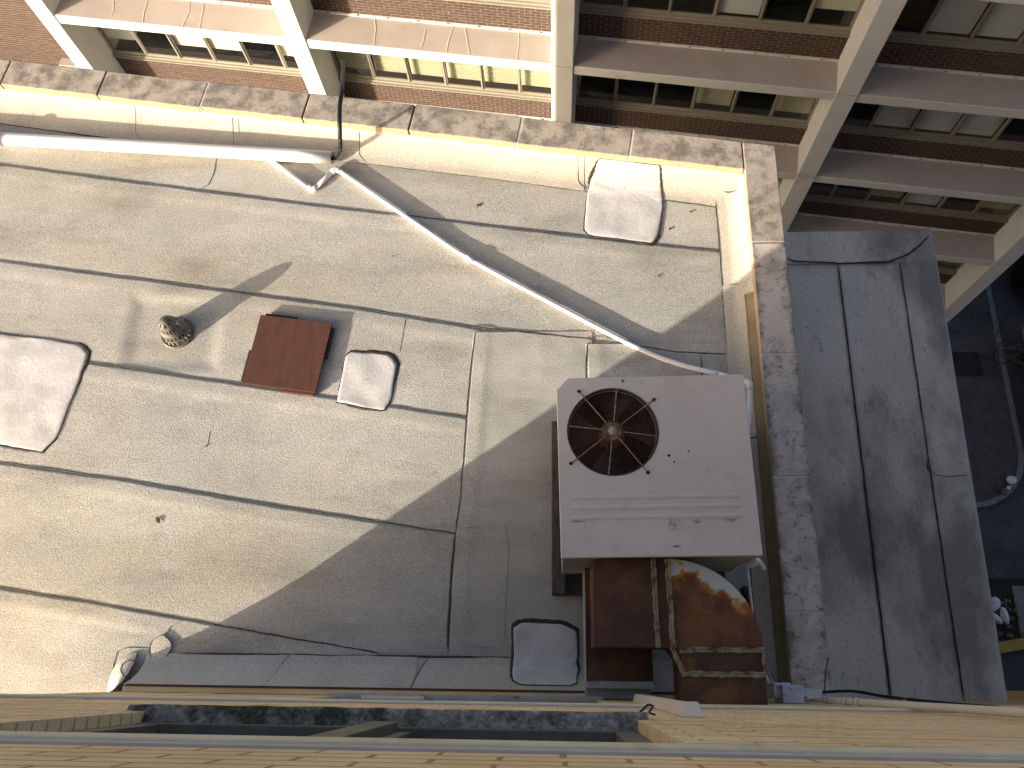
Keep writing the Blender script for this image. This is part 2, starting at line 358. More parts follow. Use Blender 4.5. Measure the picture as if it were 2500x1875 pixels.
for k, (u, v, rx, ry, lb) in enumerate([(2427, 1475, .21, .15, 'pale boulder at the top of the street bed, half hidden by the roof edge'),
        (2452, 1502, .25, .10, 'longest pale boulder in the street bed, lying aslant'),
        (2431, 1510, .2, .1, 'pale boulder in the street bed tucked against the roof edge, lowest of three')]):
    p = G(u, v, ZG + .2); rock('boulder', p, (rx, ry, .12), M['boulder'], k + 1.5, lb, 'pale boulders in the street bed')
pbm = MB()
for k in range(46):
    p = Vector((rng.uniform(12.0, 13.15), rng.uniform(1.25, 2.3), ZG + .1)); r = rng.uniform(.04, .08)
    pbm.lathe([(0, r * .7), (r * .7, r * .55), (r, 0), (r * .6, -r * .4)], p, 7, rng.random())
o = build(pbm, 'pebbles', M['pebble'], None, True); o['kind'] = 'stuff'; o['label'] = 'rounded brown pebbles round the boulders'
for k, (u, v, r, lb) in enumerate([(2470, 1172, .14, 'grey stone at the kerb nose, largest of three'), (2463, 1191, .07, 'small pale stone at the kerb nose'), (2452, 1199, .10, 'dark stone at the kerb nose nearest the roof edge')]):
    rock('stone', G(u, v, ZG + .2), (r, r * .9, r * .7), M['boulder'] if k < 2 else M['pebble'], k + 9, lb, 'stones at the kerb nose')
def car(label, x, y, rot, body, glassm, group):
    t = thing('parked_car', label, 'car', (x, y, ZG), group)
    prof = [(-2.2, .35), (-2.25, .62), (-2.1, .78), (-1.2, .92), (1.2, .95), (1.95, .88), (2.2, .72), (2.22, .36)]
    def W(px, py, pz): a = R(rot); return (x + px * math.cos(a) - py * math.sin(a), y + px * math.sin(a) + py * math.cos(a), ZG + pz)
    b = MB(); rows = []
    for sx, w in ((-1, .0), (-1, .8), (-.96, .9), (.96, .9), (1, .8), (1, 0)):
        pass
    n = len(prof)
    ring = lambda k: [W(px, k * (.86 if 0 < i < n - 1 else .74) * 1.0, pz if abs(k) < 1 else pz * .97) for i, (px, pz) in enumerate(prof)]
    b.grid([ring(-1), ring(-.9), ring(0), ring(.9), ring(1)])
    b.add(ring(-1), [tuple(range(n))]); b.add(ring(1), [tuple(range(n))])
    bo = build(b, 'body', body, t, False, .05, seg=3)
    c = MB(); g0 = [(-1.0, -.78, .92), (1.45, -.78, .92), (1.45, .78, .92), (-1.0, .78, .92)]; g1 = [(-.35, -.6, 1.42), (.95, -.6, 1.42), (.95, .6, 1.42), (-.35, .6, 1.42)]
    c.add([W(*p) for p in g0 + g1], [(0, 1, 5, 4), (1, 2, 6, 5), (2, 3, 7, 6), (3, 0, 4, 7)]); build(c, 'window_glass', glassm, t, bevel=.02)
    build(MB().add([W(px, py, pz + .012) for px, py, pz in g1] + [W(px * .97, py * .97, pz + .05) for px, py, pz in g1], [(0, 1, 2, 3), (4, 5, 6, 7), (0, 1, 5, 4), (1, 2, 6, 5), (2, 3, 7, 6), (3, 0, 4, 7)]), 'roof_panel', body, t, bevel=.03)
    for sx in (-1.35, 1.35):
        for sy in (-.86, .86):
            w = MB(); w.tube([W(sx, sy - .1 * (1 if sy > 0 else -1), .33), W(sx, sy + .02 * (1 if sy > 0 else -1), .33)], .33, 18); wo_ = build(w, 'wheel', M['tyre'], t)
    for sy in (-.6, .6):
        build(MB().box(-2.27, -2.2, sy - .2, sy + .2, .6, .72, W), 'headlight', M['ltglass'], t)
        build(MB().box(2.18, 2.26, sy - .2, sy + .2, .6, .76, W), 'tail_light', M['red'], t)
    for sy in (-.95, .95):
        build(MB().box(-.75, -.6, sy - .08, sy + .08, .9, 1.02, W), 'wing_mirror', body, t, bevel=.03)
    return t
car('silver car parked at the kerb, cut by the right edge of the picture', 15.45, 8.35, 90, M['silver'], M['cglass'], 'cars parked along the kerb')
car('dark blue car parked beyond the silver one, pale windscreen showing', 15.9, 13.6, 84, M['navy'], M['ltglass'], 'cars parked along the kerb')
sh = thing('bare_shrub', 'leafless thin branched shrub beside the silver parked car', 'shrub', (13.9, 9.9, ZG + .1))
stem = MB()
def twig(mb, p, d, L, r, lev):
    q = p + d * L; mid = p.lerp(q, .5) + Vector((rng.uniform(-1, 1), rng.uniform(-1, 1), rng.uniform(-.5, .5))) * L * .1
    mb.tube([p, mid, q], [r, r * .8, r * .6], 5)
    if lev:
        for _ in range(3):
            twig(mb, p.lerp(q, rng.uniform(.5, 1)), (d + Vector((rng.uniform(-1, 1), rng.uniform(-1, 1), rng.uniform(-.2, .7))) * .75).normalized(), L * .68, r * .6, lev - 1)
for k in range(5):
    b_ = MB(); a = k * 1.3; twig(b_, Vector((13.9, 9.9, ZG + .1)), Vector((math.cos(a) * .6, math.sin(a) * .7, .8)).normalized(), .75, .03, 3); build(b_, 'branch', M['bark'], sh)

# ================================================================== FAR OFFICE BUILDING
FA = R(-8.45)
TV = Vector((math.cos(FA), math.sin(FA), 0)); NV = Vector((-math.sin(FA), math.cos(FA), 0))
def FT(t, n, z): p = TV * t + NV * n; return (p.x, p.y, z)
DF, DB = 12.0, 12.82
PIL = [-19.28, -13.44, -7.59, -1.80, 4.05, 9.90]
PW = .42
FTOP = -1.6
LED = [-2.5, -5.3, -8.13, -11.02, -13.9, -16.8]
far = thing('office_building', 'brown brick office building with cream concrete piers, ledges and ribbon windows', 'building', FT(0, 13, ZG))
build(MB().box(PIL[0], PIL[5] + PW, DB + .06, DB + .3, ZG, LED[0] + .3, FT) if 0 else MB().box(PIL[0], PIL[5] + PW, DB + 4.2, DB + 9, ZG, FTOP, FT), 'rear_wall', M['plain'], far)
build(MB().box(PIL[5] + .1, PIL[5] + PW - .01, DF + .4, DB + 4.2, ZG, FTOP, FT), 'end_wall', M['fmortar'], far)
build(MB().box(PIL[0], PIL[0] + .3, DB, DB + 4.2, ZG, FTOP, FT), 'end_wall', M['plain'], far)
build(MB().box(PIL[0], PIL[5] + PW, DF + .2, DB + 9, FTOP, FTOP + .3, FT), 'roof', M['plain'], far)
for i, p in enumerate(PIL):
    w = PW + (.04 if i == 3 else 0)
    pr = build(MB().box(p, p + w, DF, DB + .1, ZG, FTOP, FT), 'pier', M['conc'], far, bevel=.012)
    for z in LED[1:5]: build(MB().box(p - .002, p + w + .002, DF - .003, DF + .02, z - .02, z - .008, FT), 'joint_line', M['ledgecrack'] if i < 3 else M['ac_dk'], pr)
for k in range(1, 2): pass
BL, BH = .235, .0755
brick_me = MB().box(0, BL - .020, 0, .06, 0, BH - .018).mesh('far_brick', M['fbrick'])
bricks = []
def panel(t0, t1, z0, z1, dn=0.0, ml=None, backing=True):
    if backing: ml.box(t0, t1, DB + dn + .008, DB + dn + .2, z0, z1, FT)
    k = 0; z = z0
    while z + BH < z1 + .02:
        t = t0 - (BL / 2 if k % 2 else 0)
        while t < t1:
            a, b = max(t, t0), min(t + BL - .020, t1)
            if b - a > .03: bricks.append((a, b, z, min(z + BH - .018, z1), DB + dn))
            t += BL
        z += BH; k += 1
backs = MB()
def bay(i, lv, kind):
    """one storey of one bay below ledge lv: window band, sill, brick, next ledge"""
    t0, t1 = PIL[i] + PW + (.04 if i == 3 else 0), PIL[i + 1]
    zt = LED[lv]; zn = LED[lv + 1] if lv + 1 < len(LED) else ZG + .3
    # ledge
    lg = MB().box(t0, t1, DF + .03, DB + .05, zt - .25, zt - .006, FT)
    lo = build(lg, 'ledge', M['conc'], far, bevel=.012)
    build(MB().box(t0 + .002, t1 - .002, DF + .045, DB - .01, zt - .008, zt, FT), 'ledge_top', M['ledgetop'], lo)
    build(MB().box(t0 + .002, t1 - .002, DB - .035, DB + .01, zt - .006, zt + .045, FT), 'upstand', M['conc'], lo, bevel=.006)
    cl = MB()
    for q in range(8):
        tt = lerp(t0, t1, (q + .5) / 8); cl.add([FT(tt - .03, DB - .036, zt + .05), FT(tt + .03, DB - .036, zt + .05), FT(tt, DB - .036, zt + .01), FT(tt - .03, DB - .06, zt + .055), FT(tt + .03, DB - .06, zt + .055)], [(0, 1, 2), (3, 4, 1, 0), (3, 2, 4), (0, 2, 3), (1, 4, 2)])
    build(cl, 'clip_row', M['cfl_tan'], lo)
    if kind == 'none': return
    zs = zn + .78                       # sill level
    panel(t0, t1, zn - .02, zs - .085, 0, backs)
    w = MB(); fd = DB + .03
    w.box(t0, t1, fd - .07, fd + .1, zs - .085, zs - .055, FT)     # outer sill lip
    w.box(t0, t1, fd - .02, fd + .1, zs - .055, zs, FT)
    w.box(t0, t1, fd + .02, fd + .09, zs, zs + .045, FT)          # bottom rail
    w.box(t0, t1, fd + .02, fd + .09, zt - .33, zt - .25, FT)    # head
    w.box(t0, t0 + .05, fd + .02, fd + .09, zs + .045, zt - .33, FT); w.box(t1 - .05, t1, fd + .02, fd + .09, zs + .045, zt - .33, FT)
    win = build(w, 'window', M['fframe'], far, bevel=.006)
    n = 6; pw = (t1 - t0) / n
    for k in range(1, n):
        wd = .05 if k % 2 else .035
        build(MB().box(t0 + k * pw - wd / 2, t0 + k * pw + wd / 2, fd + (.0 if k in (2, 4) else .015), fd + .08, zs + .045, zt - .33, FT), 'mullion', M['fframe'], win)
    for k in range(n):
        a, b = t0 + k * pw + .03, t0 + (k + 1) * pw - .03
        build(MB().box(a, b, fd + .05, fd + .056, zs + .045, zt - .33, FT), 'pane', M['glass'], win)
        build(MB().box(a, a + .028, fd + .035, fd + .062, zs + .045, zt - .33, FT).box(a, b, fd + .035, fd + .062, zs + .045, zs + .065, FT), 'sash', M['fframe'], win)
        ch = kind[k % len(kind)]
        if ch == 'b':
            bl = MB(); z = zs + .12; q = 0
            while z < zt - .34:
                bl.add([FT(a, fd + .20, z), FT(b, fd + .20, z), FT(b, fd + .165, z + .03), FT(a, fd + .165, z + .03)], [(0, 1, 2, 3)]); z += .045
            bl.box(a, b, fd + .215, fd + .22, zs + .1, zt - .33, FT)
            build(bl, 'blind', M['blind'], win)
        elif ch == 's' or ch == 'h':
            build(MB().box(a, b, fd + .12, fd + .125, zs + (.08 if ch == 's' else .40), zt - .3, FT), 'roller_shade', M['frost'] if ch == 's' else M['blind'], win)
    # room behind
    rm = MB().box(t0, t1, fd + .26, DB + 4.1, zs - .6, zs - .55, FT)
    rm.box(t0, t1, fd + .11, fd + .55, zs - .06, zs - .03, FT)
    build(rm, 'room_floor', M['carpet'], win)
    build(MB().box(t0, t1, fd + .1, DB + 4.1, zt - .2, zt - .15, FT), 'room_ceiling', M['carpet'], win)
KIND = {(1, 2): 'hdhhdh', (2, 2): 'bbbbbb', (3, 2): 'dddbdb', (4, 2): 'dsssdd', (3, 1): 'dhdsdh', (4, 1): 'dsssss', (4, 3): 'ddbsdb', (3, 3): 'ddbdbd', (4, 4): 'dbdbdb', (1, 1): 'hdhhdh', (2, 1): 'bbbbbb', (3, 4): 'ddddbd', (2, 3): 'bbbbbb', (1, 3): 'dddddd'}
for (i, lv), kd in KIND.items(): bay(i, lv, kd)
for i in range(1, 5): bay(i, 0, 'none')
for i in range(1, 5): bay(i, 5, 'none')
for z in ():                        # storeys above the picture
    build(MB().box(PIL[0] + PW, PIL[5], DF + .05, DB + .05, z - .25, z, FT), 'ledge', M['conc'], far)
build(MB().box(PIL[0] + PW, PIL[5], DB, DB + .2, LED[0], FTOP, FT), 'upper_wall', M['blank'], far)
for i in (1, 2): bay(i, 4, 'none')
# blank brick bay at the left end
t0, t1 = PIL[0] + PW, PIL[1]
panel(t1 - 3.2, t1, LED[3] - .3, LED[2] + .1, -.1, backs)
for z in (LED[2] + .1, LED[1] + .1):
    build(MB().box(t0, t1, DB - .45, DB + .05, z, z + .22, FT), 'band_course', M['conc'], far, bevel=.01)
build(MB().box(t0, t1, DB + .0, DB + .2, LED[2] + .32, LED[1] + .1, FT), 'blank_wall', M['fmortar'], far)
build(MB().box(t0, t1 - 3.2, DB - .05, DB + .2, ZG, LED[2] + .1, FT), 'blank_wall', M['fmortar'], far)
build(MB().box(t1 - 1.05, t1, DB - .32, DB, LED[3] + .25, LED[3] + .55, FT), 'box_sill', M['plain'], far, bevel=.01)
build(MB().box(PIL[1], PIL[5], DB + .02, DB + .2, ZG, LED[5] - .25, FT), 'ground_storey_wall', M['fmortar'], far)
build(backs, 'brick_backing', M['fmortar'], far)
def score(b):
    t, z = .5 * (b[0] + b[1]), .5 * (b[2] + b[3]); p = FT(t, b[4], z); d = Vector(p) - Vector((0, 0, CAM_H)); c_ = RW.T @ np.array(d)
    u, v = 1250 + F_PX * c_[0] / c_[2], 937 + F_PX * c_[1] / c_[2]
    occ = (v > 250 + .112 * u - 60 and u < 1900)
    vis = 0 < u < 2500 and 0 < v < 900 and not occ
    full = (b[1] - b[0]) > .2
    return (0 if vis and full else 1, d.length)
bricks.sort(key=score)
for b in bricks[:300]:
    put('brick', brick_me, far, FT(b[0] + rng.uniform(-.002, .002), b[4] + rng.uniform(-.002, .001), b[2]), FA)
rest = MB()
for b in bricks[300:]: rest.box(b[0], b[1], b[4] + rng.uniform(-.002, .001), b[4] + .05, b[2], b[3], FT)
o = build(rest, 'bricks', M['fbrick'], far, fix=False); o['kind'] = 'stuff'
# filled cracks across the two sunlit ledges
def q(p, k): return (p[0] * .38584 + k, p[1] * .38584)
cr = [[(300, 120), (303, 200), (295, 285)], [(620, 190), (605, 260), (590, 300)], [(795, 170), (770, 240), (755, 330)], [(870, 175), (885, 270), (900, 345)], [(1210, 210), (1210, 270), (1198, 380)]]
cr = [[q(p, 800) for p in c_] for c_ in cr] + [[q(p, 0) for p in c_] for c_ in ([(720, 10), (718, 60), (705, 95)], [(935, 5), (915, 60), (905, 140)], [(1200, 10), (1195, 80), (1155, 175)], [(1290, 20), (1280, 90), (1265, 180)])]
for c_ in cr:
    P = dense([G(u, v, LED[2]) for u, v in c_], .06); b = MB(); rows = []
    for k, p in enumerate(P):
        w = .014 + .006 * rng.random(); x = p + TV * .02 * nz(k * .3, 0, 1, 3)
        rows.append([x - TV * w + Vector((0, 0, .002)), x + Vector((0, 0, .007)), x + TV * w + Vector((0, 0, .002))])
    build(b.grid(rows), 'crack_filler', M['ledgecrack'], far)

# ================================================================== MAIN FLAT ROOF BUILDING
XC = -2.93                                     # corner of the cream brick wall
WY = -.12                                      # face of the cream brick wall
PA = R(-8.83)
ZC = .22
pin = G(818, 299, ZC).xy                   # point on the inner top edge of the far coping
def far_in(x): return pin.y + (x - pin.x) * math.tan(PA)
XL = -8.98
roofb = thing('flat_roof_building', 'flat roofed building with pale patched membrane and stone coping', 'building', (-3, 2, 0))
def far_out(x): return far_in(x) + .27
XR0 = G(1835, 592, ZC).x; XR1 = XR0 + .262
shell = MB()
shell.prism([(XL + .05, -9), (XC, -9), (XC, WY - .2), (XR1 - .03, WY - .2), (XR1 - .03, far_out(XR1) - .03), (XL + .05, far_out(XL) - .03)], ZG, -.05)
build(shell, 'wall', M['greywall'], roofb)
par = MB()                                      # parapet walls under the coping
par.prism([(XL, far_in(XL) + .035), (XR1 - .03, far_in(XR1) + .035), (XR1 - .03, far_out(XR1) - .03), (XL, far_out(XL) - .03)], -.05, ZC - .078)
par.prism([(XR0 + .035, WY), (XR1 - .03, WY), (XR1 - .03, far_in(XR1) + .036), (XR0 + .035, far_in(XR0) + .036)], -.05, ZC - .079)
build(par, 'parapet', M['mortar'], roofb)
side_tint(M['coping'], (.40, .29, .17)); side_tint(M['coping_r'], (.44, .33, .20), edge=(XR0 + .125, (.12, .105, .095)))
# coping stones
jx = [XL - .02, -8.5, -7.58, -6.67, -5.75] + [G(u, v, ZC).x for u, v in ((2, 197), (236, 231), (486, 262), (737, 289), (997, 318), (1262, 349), (1536, 380))] + [XR0]
for a, b in zip(jx, jx[1:]):
    sk = .245 * .16
    poly = [(a + .005, far_in(a)), (b - .005, far_in(b)), (b - .005 + .045, far_out(b) - .007), (a + .005 + .045, far_out(a) - .007)]
    if b == XR0: poly[2] = (XR0 - .005, far_out(b) - .002)
    dz = rng.uniform(-.003, .003); dy = rng.uniform(-.005, .005)
    poly = [(p[0], p[1] + dy) for p in poly]
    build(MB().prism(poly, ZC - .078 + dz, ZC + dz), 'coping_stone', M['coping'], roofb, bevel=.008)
    build(MB().prism([(b - .006, far_in(b) + .004 + dy), (b + .006, far_in(b) + .004 + dy), (b + .05, far_out(b) - .012), (b + .038, far_out(b) - .012)], ZC - .07, ZC - .006), 'coping_joint', M['joint'] if rng.random() < .6 else M['tar'], roofb)
jy = [far_out(XR1)] + [G(u, v, ZC).y for u, v in ((1835, 592), (1856, 864), (1883, 1163), (1907, 1494))] + [WY - .03]
for a, b in zip(jy, jy[1:]):
    dz = rng.uniform(-.003, .003); f = lambda y: XR0 - .012 * (3.7 - y) / 3.7
    poly = [(f(b), b + .005), (f(b) + .26, b + .005), (f(a) + .26, a - .005), (f(a), a - .005 + (.04 if a == jy[0] else 0))]
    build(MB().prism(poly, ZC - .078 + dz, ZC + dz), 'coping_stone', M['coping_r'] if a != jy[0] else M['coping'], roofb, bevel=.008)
    if b > 0: build(MB().prism([(f(b) + .004, b - .006), (f(b) + .255, b - .006), (f(b) + .255, b + .006), (f(b) + .004, b + .006)], ZC - .07, ZC - .004), 'coping_joint', M['joint'], roofb)
build(MB().prism([(XL - .02, -9), (XL + .27, -9), (XL + .27, far_in(XL) - .01), (XL - .02, far_in(XL) - .01)], ZC - .078, ZC), 'coping_stone', M['coping'], roofb, bevel=.008)
build(MB().prism([(XL, -9), (XL + .22, -9), (XL + .22, far_in(XL) + .03), (XL, far_in(XL) + .03)], -.05, ZC - .08), 'parapet', M['mortar'], roofb)

# ---- seams measured on the roof surface
def seam(pts, ext=True):
    P = [G(u, v, 0) for u, v in pts]; P = [(p.x, p.y) for p in P]
    if ext:
        sl_ = (P[1][1] - P[0][1]) / (P[1][0] - P[0][0]); P = [(XL + .2, P[0][1] + sl_ * (XL + .2 - P[0][0]))] + P
    xs = [p[0] for p in P]; ys = [p[1] for p in P]
    return lambda x: float(np.interp(x, xs, ys)) if x <= xs[-1] else ys[-1] + (x - xs[-1]) * (ys[-1] - ys[-2]) / (xs[-1] - xs[-2])
S0 = seam([(0, 303), (300, 343), (470, 362), (873, 398), (1190, 436), (1433, 469), (1620, 490), (1748, 507)])
S1 = seam([(0, 400), (480, 463), (850, 509), (1433, 577), (1602, 596), (1754, 611)])
S2 = seam([(0, 635), (850, 748), (1159, 799), (1494, 835), (1650, 860), (1775, 866)])
S3 = seam([(0, 853), (220, 884), (818, 970), (954, 990), (1139, 1018)])
S4 = seam([(0, 1128), (300, 1170), (687, 1236), (1110, 1302)])
S5 = seam([(0, 1434), (200, 1466), (451, 1511), (700, 1556), (850, 1580), (930, 1597)])
v1p = [G(u, v) for u, v in ((1159, 799), (1149, 900), (1139, 1018), (1122, 1233), (1112, 1302), (1100, 1450), (1093, 1590))]
def V1(y): return float(np.interp(-y, [-p.y for p in v1p], [p.x for p in v1p]))
VX2 = G(1430, 845).x
YB = G(800, 1600).y                             # foot of the flashing at the brick wall
XRF = lambda y: lerp(G(1777, 900).x, G(1747, 500).x, smooth01((y - 2.1) / 1.4))
vc = G(432, 812)                                # vent position
def dip(x, y):
    """slightly sunk square round the vent"""
    d = max(abs(x - vc.x + .02) / .36, abs(y - vc.y) / .30)
    return -.016 * smooth01((1.2 - d) / .42)
def wave(x, y): return 0.0016 * nz(x, y, 1.3, 1) + .0012 * nz(x, y * 1.3, 4.2, 2) + .0005 * nz(x, y, 13, 5)
def lap(d): return .0022 + .036 * d if d < .1 else .0058 - .0042 * smooth01((d - .1) / .06)
def sheet(name, x0, x1, yU, yL, step=.035, rows=None):
    nx = int((x1 - x0) / step) + 1; rr = []
    h = max(.2, yU(.5 * (x0 + x1)) - yL(.5 * (x0 + x1))); ny = rows or int(h / .03) + 2
    for j in range(ny + 1):
        w = j / ny; row = []
        for i in range(nx + 1):
            x = lerp(x0, x1, i / nx); yu = yU(x) + .006 * nz(x, 0, 6, 4); yl = yL(x) - .06; y = lerp(yu, yl, w); d = yu - y
            z = lap(d) + (wave(x, y) * smooth01(d / .1) * 1.0 if True else 0) + dip(x, y)
            z -= .006 * smooth01((w - .9) / .1)
            row.append((x, y, z + .001))
        rr.append(row)
    rr.insert(0, [(p[0], p[1] + .001, -.03) for p in rr[0]])
    return build(MB().grid(rr), name, M['memb'], roofb, True, fix=False)
xl = XL + .22
rf = MB()
rf.prism([(XL + .05, -9), (XC, -9), (XC, WY - .1), (XR1 - .1, WY - .1), (XR1 - .1, far_in(XR1)), (XL + .05, far_in(XL))], -.06, -.02); build(rf, 'roof_deck', M['memb'], roofb)
XE = 1.40
# top sheets lie over the next one further out: build from the parapet inwards
sheet('membrane_sheet', xl, XE, lambda x: far_in(x) - .02, lambda x: S1(x), .05)
sheet('membrane_sheet', xl, XE, S1, S2)
sheet('membrane_sheet', xl, V1(2.5) + .05, S2, S3)
sheet('membrane_sheet', xl, V1(2) + .03, S3, S4)
sheet('membrane_sheet', xl, V1(1) + .02, S4, S5)
sheet('membrane_sheet', xl, -1.0, S5, lambda x: -.3 if x > XC + .1 else -.3, .04)
build(MB().box(XL + .2, XC - .02, -8.9, -.3, -.02, .003), 'membrane_sheet', M['memb'], roofb)
# sheets laid the other way between V1 and the right parapet
def vsheet(xa, xb, y0, y1, z0):
    rr = []; ny = int((y1 - y0) / .035)
    for j in range(ny + 1):
        y = lerp(y1, y0, j / ny); a, b = xa(y), xb(y); row = [(a - .001, y, -.02)]
        for i in range(41):
            x = lerp(a, b, i / 40) + (.004 * nz(0, y, 6, 4) if i == 0 else 0); row.append((x, y, z0 + .004 + lap(x - a) + wave(x, y) * smooth01((x - a) / .1) + .0025 * nz(x, y, 7, 9)))
        rr.append(row)
    return build(MB().grid(rr), 'membrane_sheet', M['memb'], roofb, True, fix=False)
vsheet(lambda y: V1(y), lambda y: VX2 + .05, YB - .05, S2(-.4) - .02, .003)
vsheet(lambda y: VX2, lambda y: 1.40, YB - .05, S2(.5) - .015, .006)

def surf(x, y):
    if y < S2(x) and x > V1(y) and y > YB - .05:
        a, z0 = (V1(y), .003) if x < VX2 else (VX2, .006)
        return z0 + .004 + lap(x - a) + wave(x, y) * smooth01((x - a) / .1) + .0025 * nz(x, y, 7, 9)
    U = (lambda x: far_in(x) - .02) if y > S1(x) else S1 if y > S2(x) else S2 if y > S3(x) else S3 if y > S4(x) else S4 if y > S5(x) else S5
    d = U(x) - y; return lap(d) + wave(x, y) * smooth01(d / .1) + dip(x, y) + .001
# ---- tar lines
def ribbon(P, w0, w1, name='seam_tar', mt=None, z=None, parent=None, seed=0, up=Vector((0, 0, 1))):
    drape = z is None
    if drape: z = .0
    P = dense(P, .018); rows = []
    if drape and parent is None: P = [Vector((p.x, p.y, max(surf(p.x, p.y - .012), surf(p.x + .012, p.y)) + (.0028 if mt is None else .0015))) for p in P]
    elif drape: P = [p + Vector((0, 0, .008)) for p in P]
    for k, p in enumerate(P):
        a = P[max(0, k - 1)]; b = P[min(len(P) - 1, k + 1)]; t = (b - a); t = t.normalized() if t.length else Vector((1, 0, 0)); nn = up.cross(t).normalized()
        s = .5 + .5 * nz(k * .018, seed, 3.0, 11 + seed); s2 = .5 + .5 * nz(k * .018, seed, 23, 17 + seed); w = lerp(w0, w1, max(0, min(1, (s * 1.5 - .45) * .75 + (s2 - .5) * .7 + .12))) * .72
        off = nn * .005 * nz(k * .018, seed, 9, 29 + seed); e = smooth01(min(k, len(P) - 1 - k) / 3.0)
        w *= max(e, .15); q_ = p + off + up * z
        rows.append([q_ - nn * w - up * .005, q_ + nn * w * nz(k * .018, seed, 40, 3) * .3 + up * .001, q_ + nn * w - up * .005])
    return build(MB().grid(rows), name, mt or M['tar'], parent or roofb, fix=False)
def rs(fn, x0, x1): 
    n = int((x1 - x0) / .06) + 1; return [Vector((lerp(x0, x1, i / n), fn(lerp(x0, x1, i / n)), dip(lerp(x0, x1, i / n), fn(lerp(x0, x1, i / n))))) for i in range(n + 1)]
ribbon(rs(S1, xl, XE - .06), .004, .014, seed=1)
ribbon(rs(S2, xl, XE - .04), .004, .014, seed=2)
ribbon(rs(S2, -.75, .25), .006, .022, seed=12)
ribbon(rs(S2, .5, XE - .05), .006, .017, seed=13)
ribbon(rs(S3, xl, V1(2) - .01), .003, .011, seed=3)
ribbon(rs(S4, xl, V1(1.3)), .004, .012, seed=4)
ribbon(rs(S5, xl, G(930, 1597).x), .003, .012, seed=5)
ribbon([Vector((V1(y), y, .004)) for y in np.linspace(S2(-.4) - .02, 1.0, 30)], .002, .009, seed=6)
ribbon([Vector((V1(y), y, .004)) for y in np.linspace(1.0, YB + .02, 30)], .006, .020, seed=7)
ribbon([Vector((VX2 + .03, S2(VX2) - .03, .006))] + [Vector((VX2 + (.0 if k else .008), y, .006)) for k, y in enumerate(np.linspace(S2(.3) - .055, 1.0, 10))], .003, .008, seed=8)
px2 = G(1712, 900).x
ribbon([Vector((px2, S2(px2) - .01, .008)), Vector((px2, S2(px2) - .3, .008))], .005, .010, seed=31)
# faint older seams
for pts in ([(1132, 1287), (1235, 1287), (1241, 1340), (1236, 1450), (1232, 1567)], [(1105, 1574), (1180, 1581), (1243, 1584)], [(512, 1052), (505, 1090), (480, 1100)], [(990, 780), (975, 860)]):
    ribbon([G(u, v, .006) for u, v in pts], .002, .005, 'old_seam', M['ghost'], seed=pts[0][0] % 17)

# ---- flashing up the far parapet
def fprof(x, foot, s):
    """s in 0..1 from the foot on the roof up to the coping"""
    yw = far_in(x) + .03; yf = foot(x); pts = [(yf, .008), (lerp(yf, yw, .25), .014), (lerp(yf, yw, .5), .033), (lerp(yf, yw, .75), .066), (lerp(yf, yw, .92), .10), (yw - .004, .142)]
    k = s * (len(pts) - 1); i = min(int(k), len(pts) - 2); f = k - i
    return (lerp(pts[i][0], pts[i + 1][0], f), lerp(pts[i][1], pts[i + 1][1], f))
def fpoint(x, s, off=0.0, foot=None):
    a = fprof(x, foot or S0, max(0, s - .02)); b = fprof(x, foot or S0, min(1, s + .02)); t = Vector((0, b[0] - a[0], b[1] - a[1])).normalized(); nn = Vector((0, -t.z, t.y))
    p = fprof(x, foot or S0, s); return Vector((x, p[0], p[1])) + nn * off
fj = [xl, -7.1, -5.2, G(322, 300, .1).x, G(560, 340, .1).x, G(873, 360, .1).x, G(1412, 430, .1).x, XR0 + .02]
for k, (a, b) in enumerate(zip(fj, fj[1:])):
    rr = []; n = max(4, int((b - a) / .05)); off = .004 * (k % 2) + .001
    for i in range(n + 1):
        x = lerp(a, b + .05, i / n) if b < 1.4 else lerp(a, b, i / n)
        rr.append([fpoint(x, s, off + .003 * nz(x, s, 2.3, 40) * (s > .02)) for s in np.linspace(0, 1, 15)])
    build(MB().grid(rr), 'flashing_sheet', M['memb_flash'], roofb, True, fix=False)
    if k: ribbon([fpoint(a + (.03 * smooth01((.25 - s) / .25)) * 2, s, .006) for s in np.linspace(.02, .97, 14)], .002, .008, z=.002, seed=40 + k, up=Vector((0, -.6, .8)).normalized())
ribbon([fpoint(x, 0, .0) for x in np.linspace(xl, G(560, 370).x, 60)], .002, .010, z=.004, seed=21)
ribbon([fpoint(x, 0, .0) for x in np.linspace(G(873, 398).x, G(1433, 469).x, 40)], .002, .011, z=.004, seed=22)
ribbon([fpoint(x, 0, .0) for x in np.linspace(G(1620, 490).x, G(1748, 507).x, 12)], .002, .006, z=.004, seed=23)
# sheet end in the strip below
ribbon([G(u, v, .008) for u, v in ((527, 387), (522, 420), (508, 450), (487, 463))], .004, .011, seed=24)
ribbon([G(u, v, .008) for u, v in ((322, 325), (312, 337), (298, 342))], .003, .008, seed=25)
build(MB().prism([(xl, far_in(xl) + .012), (XE, far_in(XE) + .012), (XE, far_in(XE) + .034), (xl, far_in(xl) + .034)], .131, .142), 'termination_bar', M['joint'], roofb)
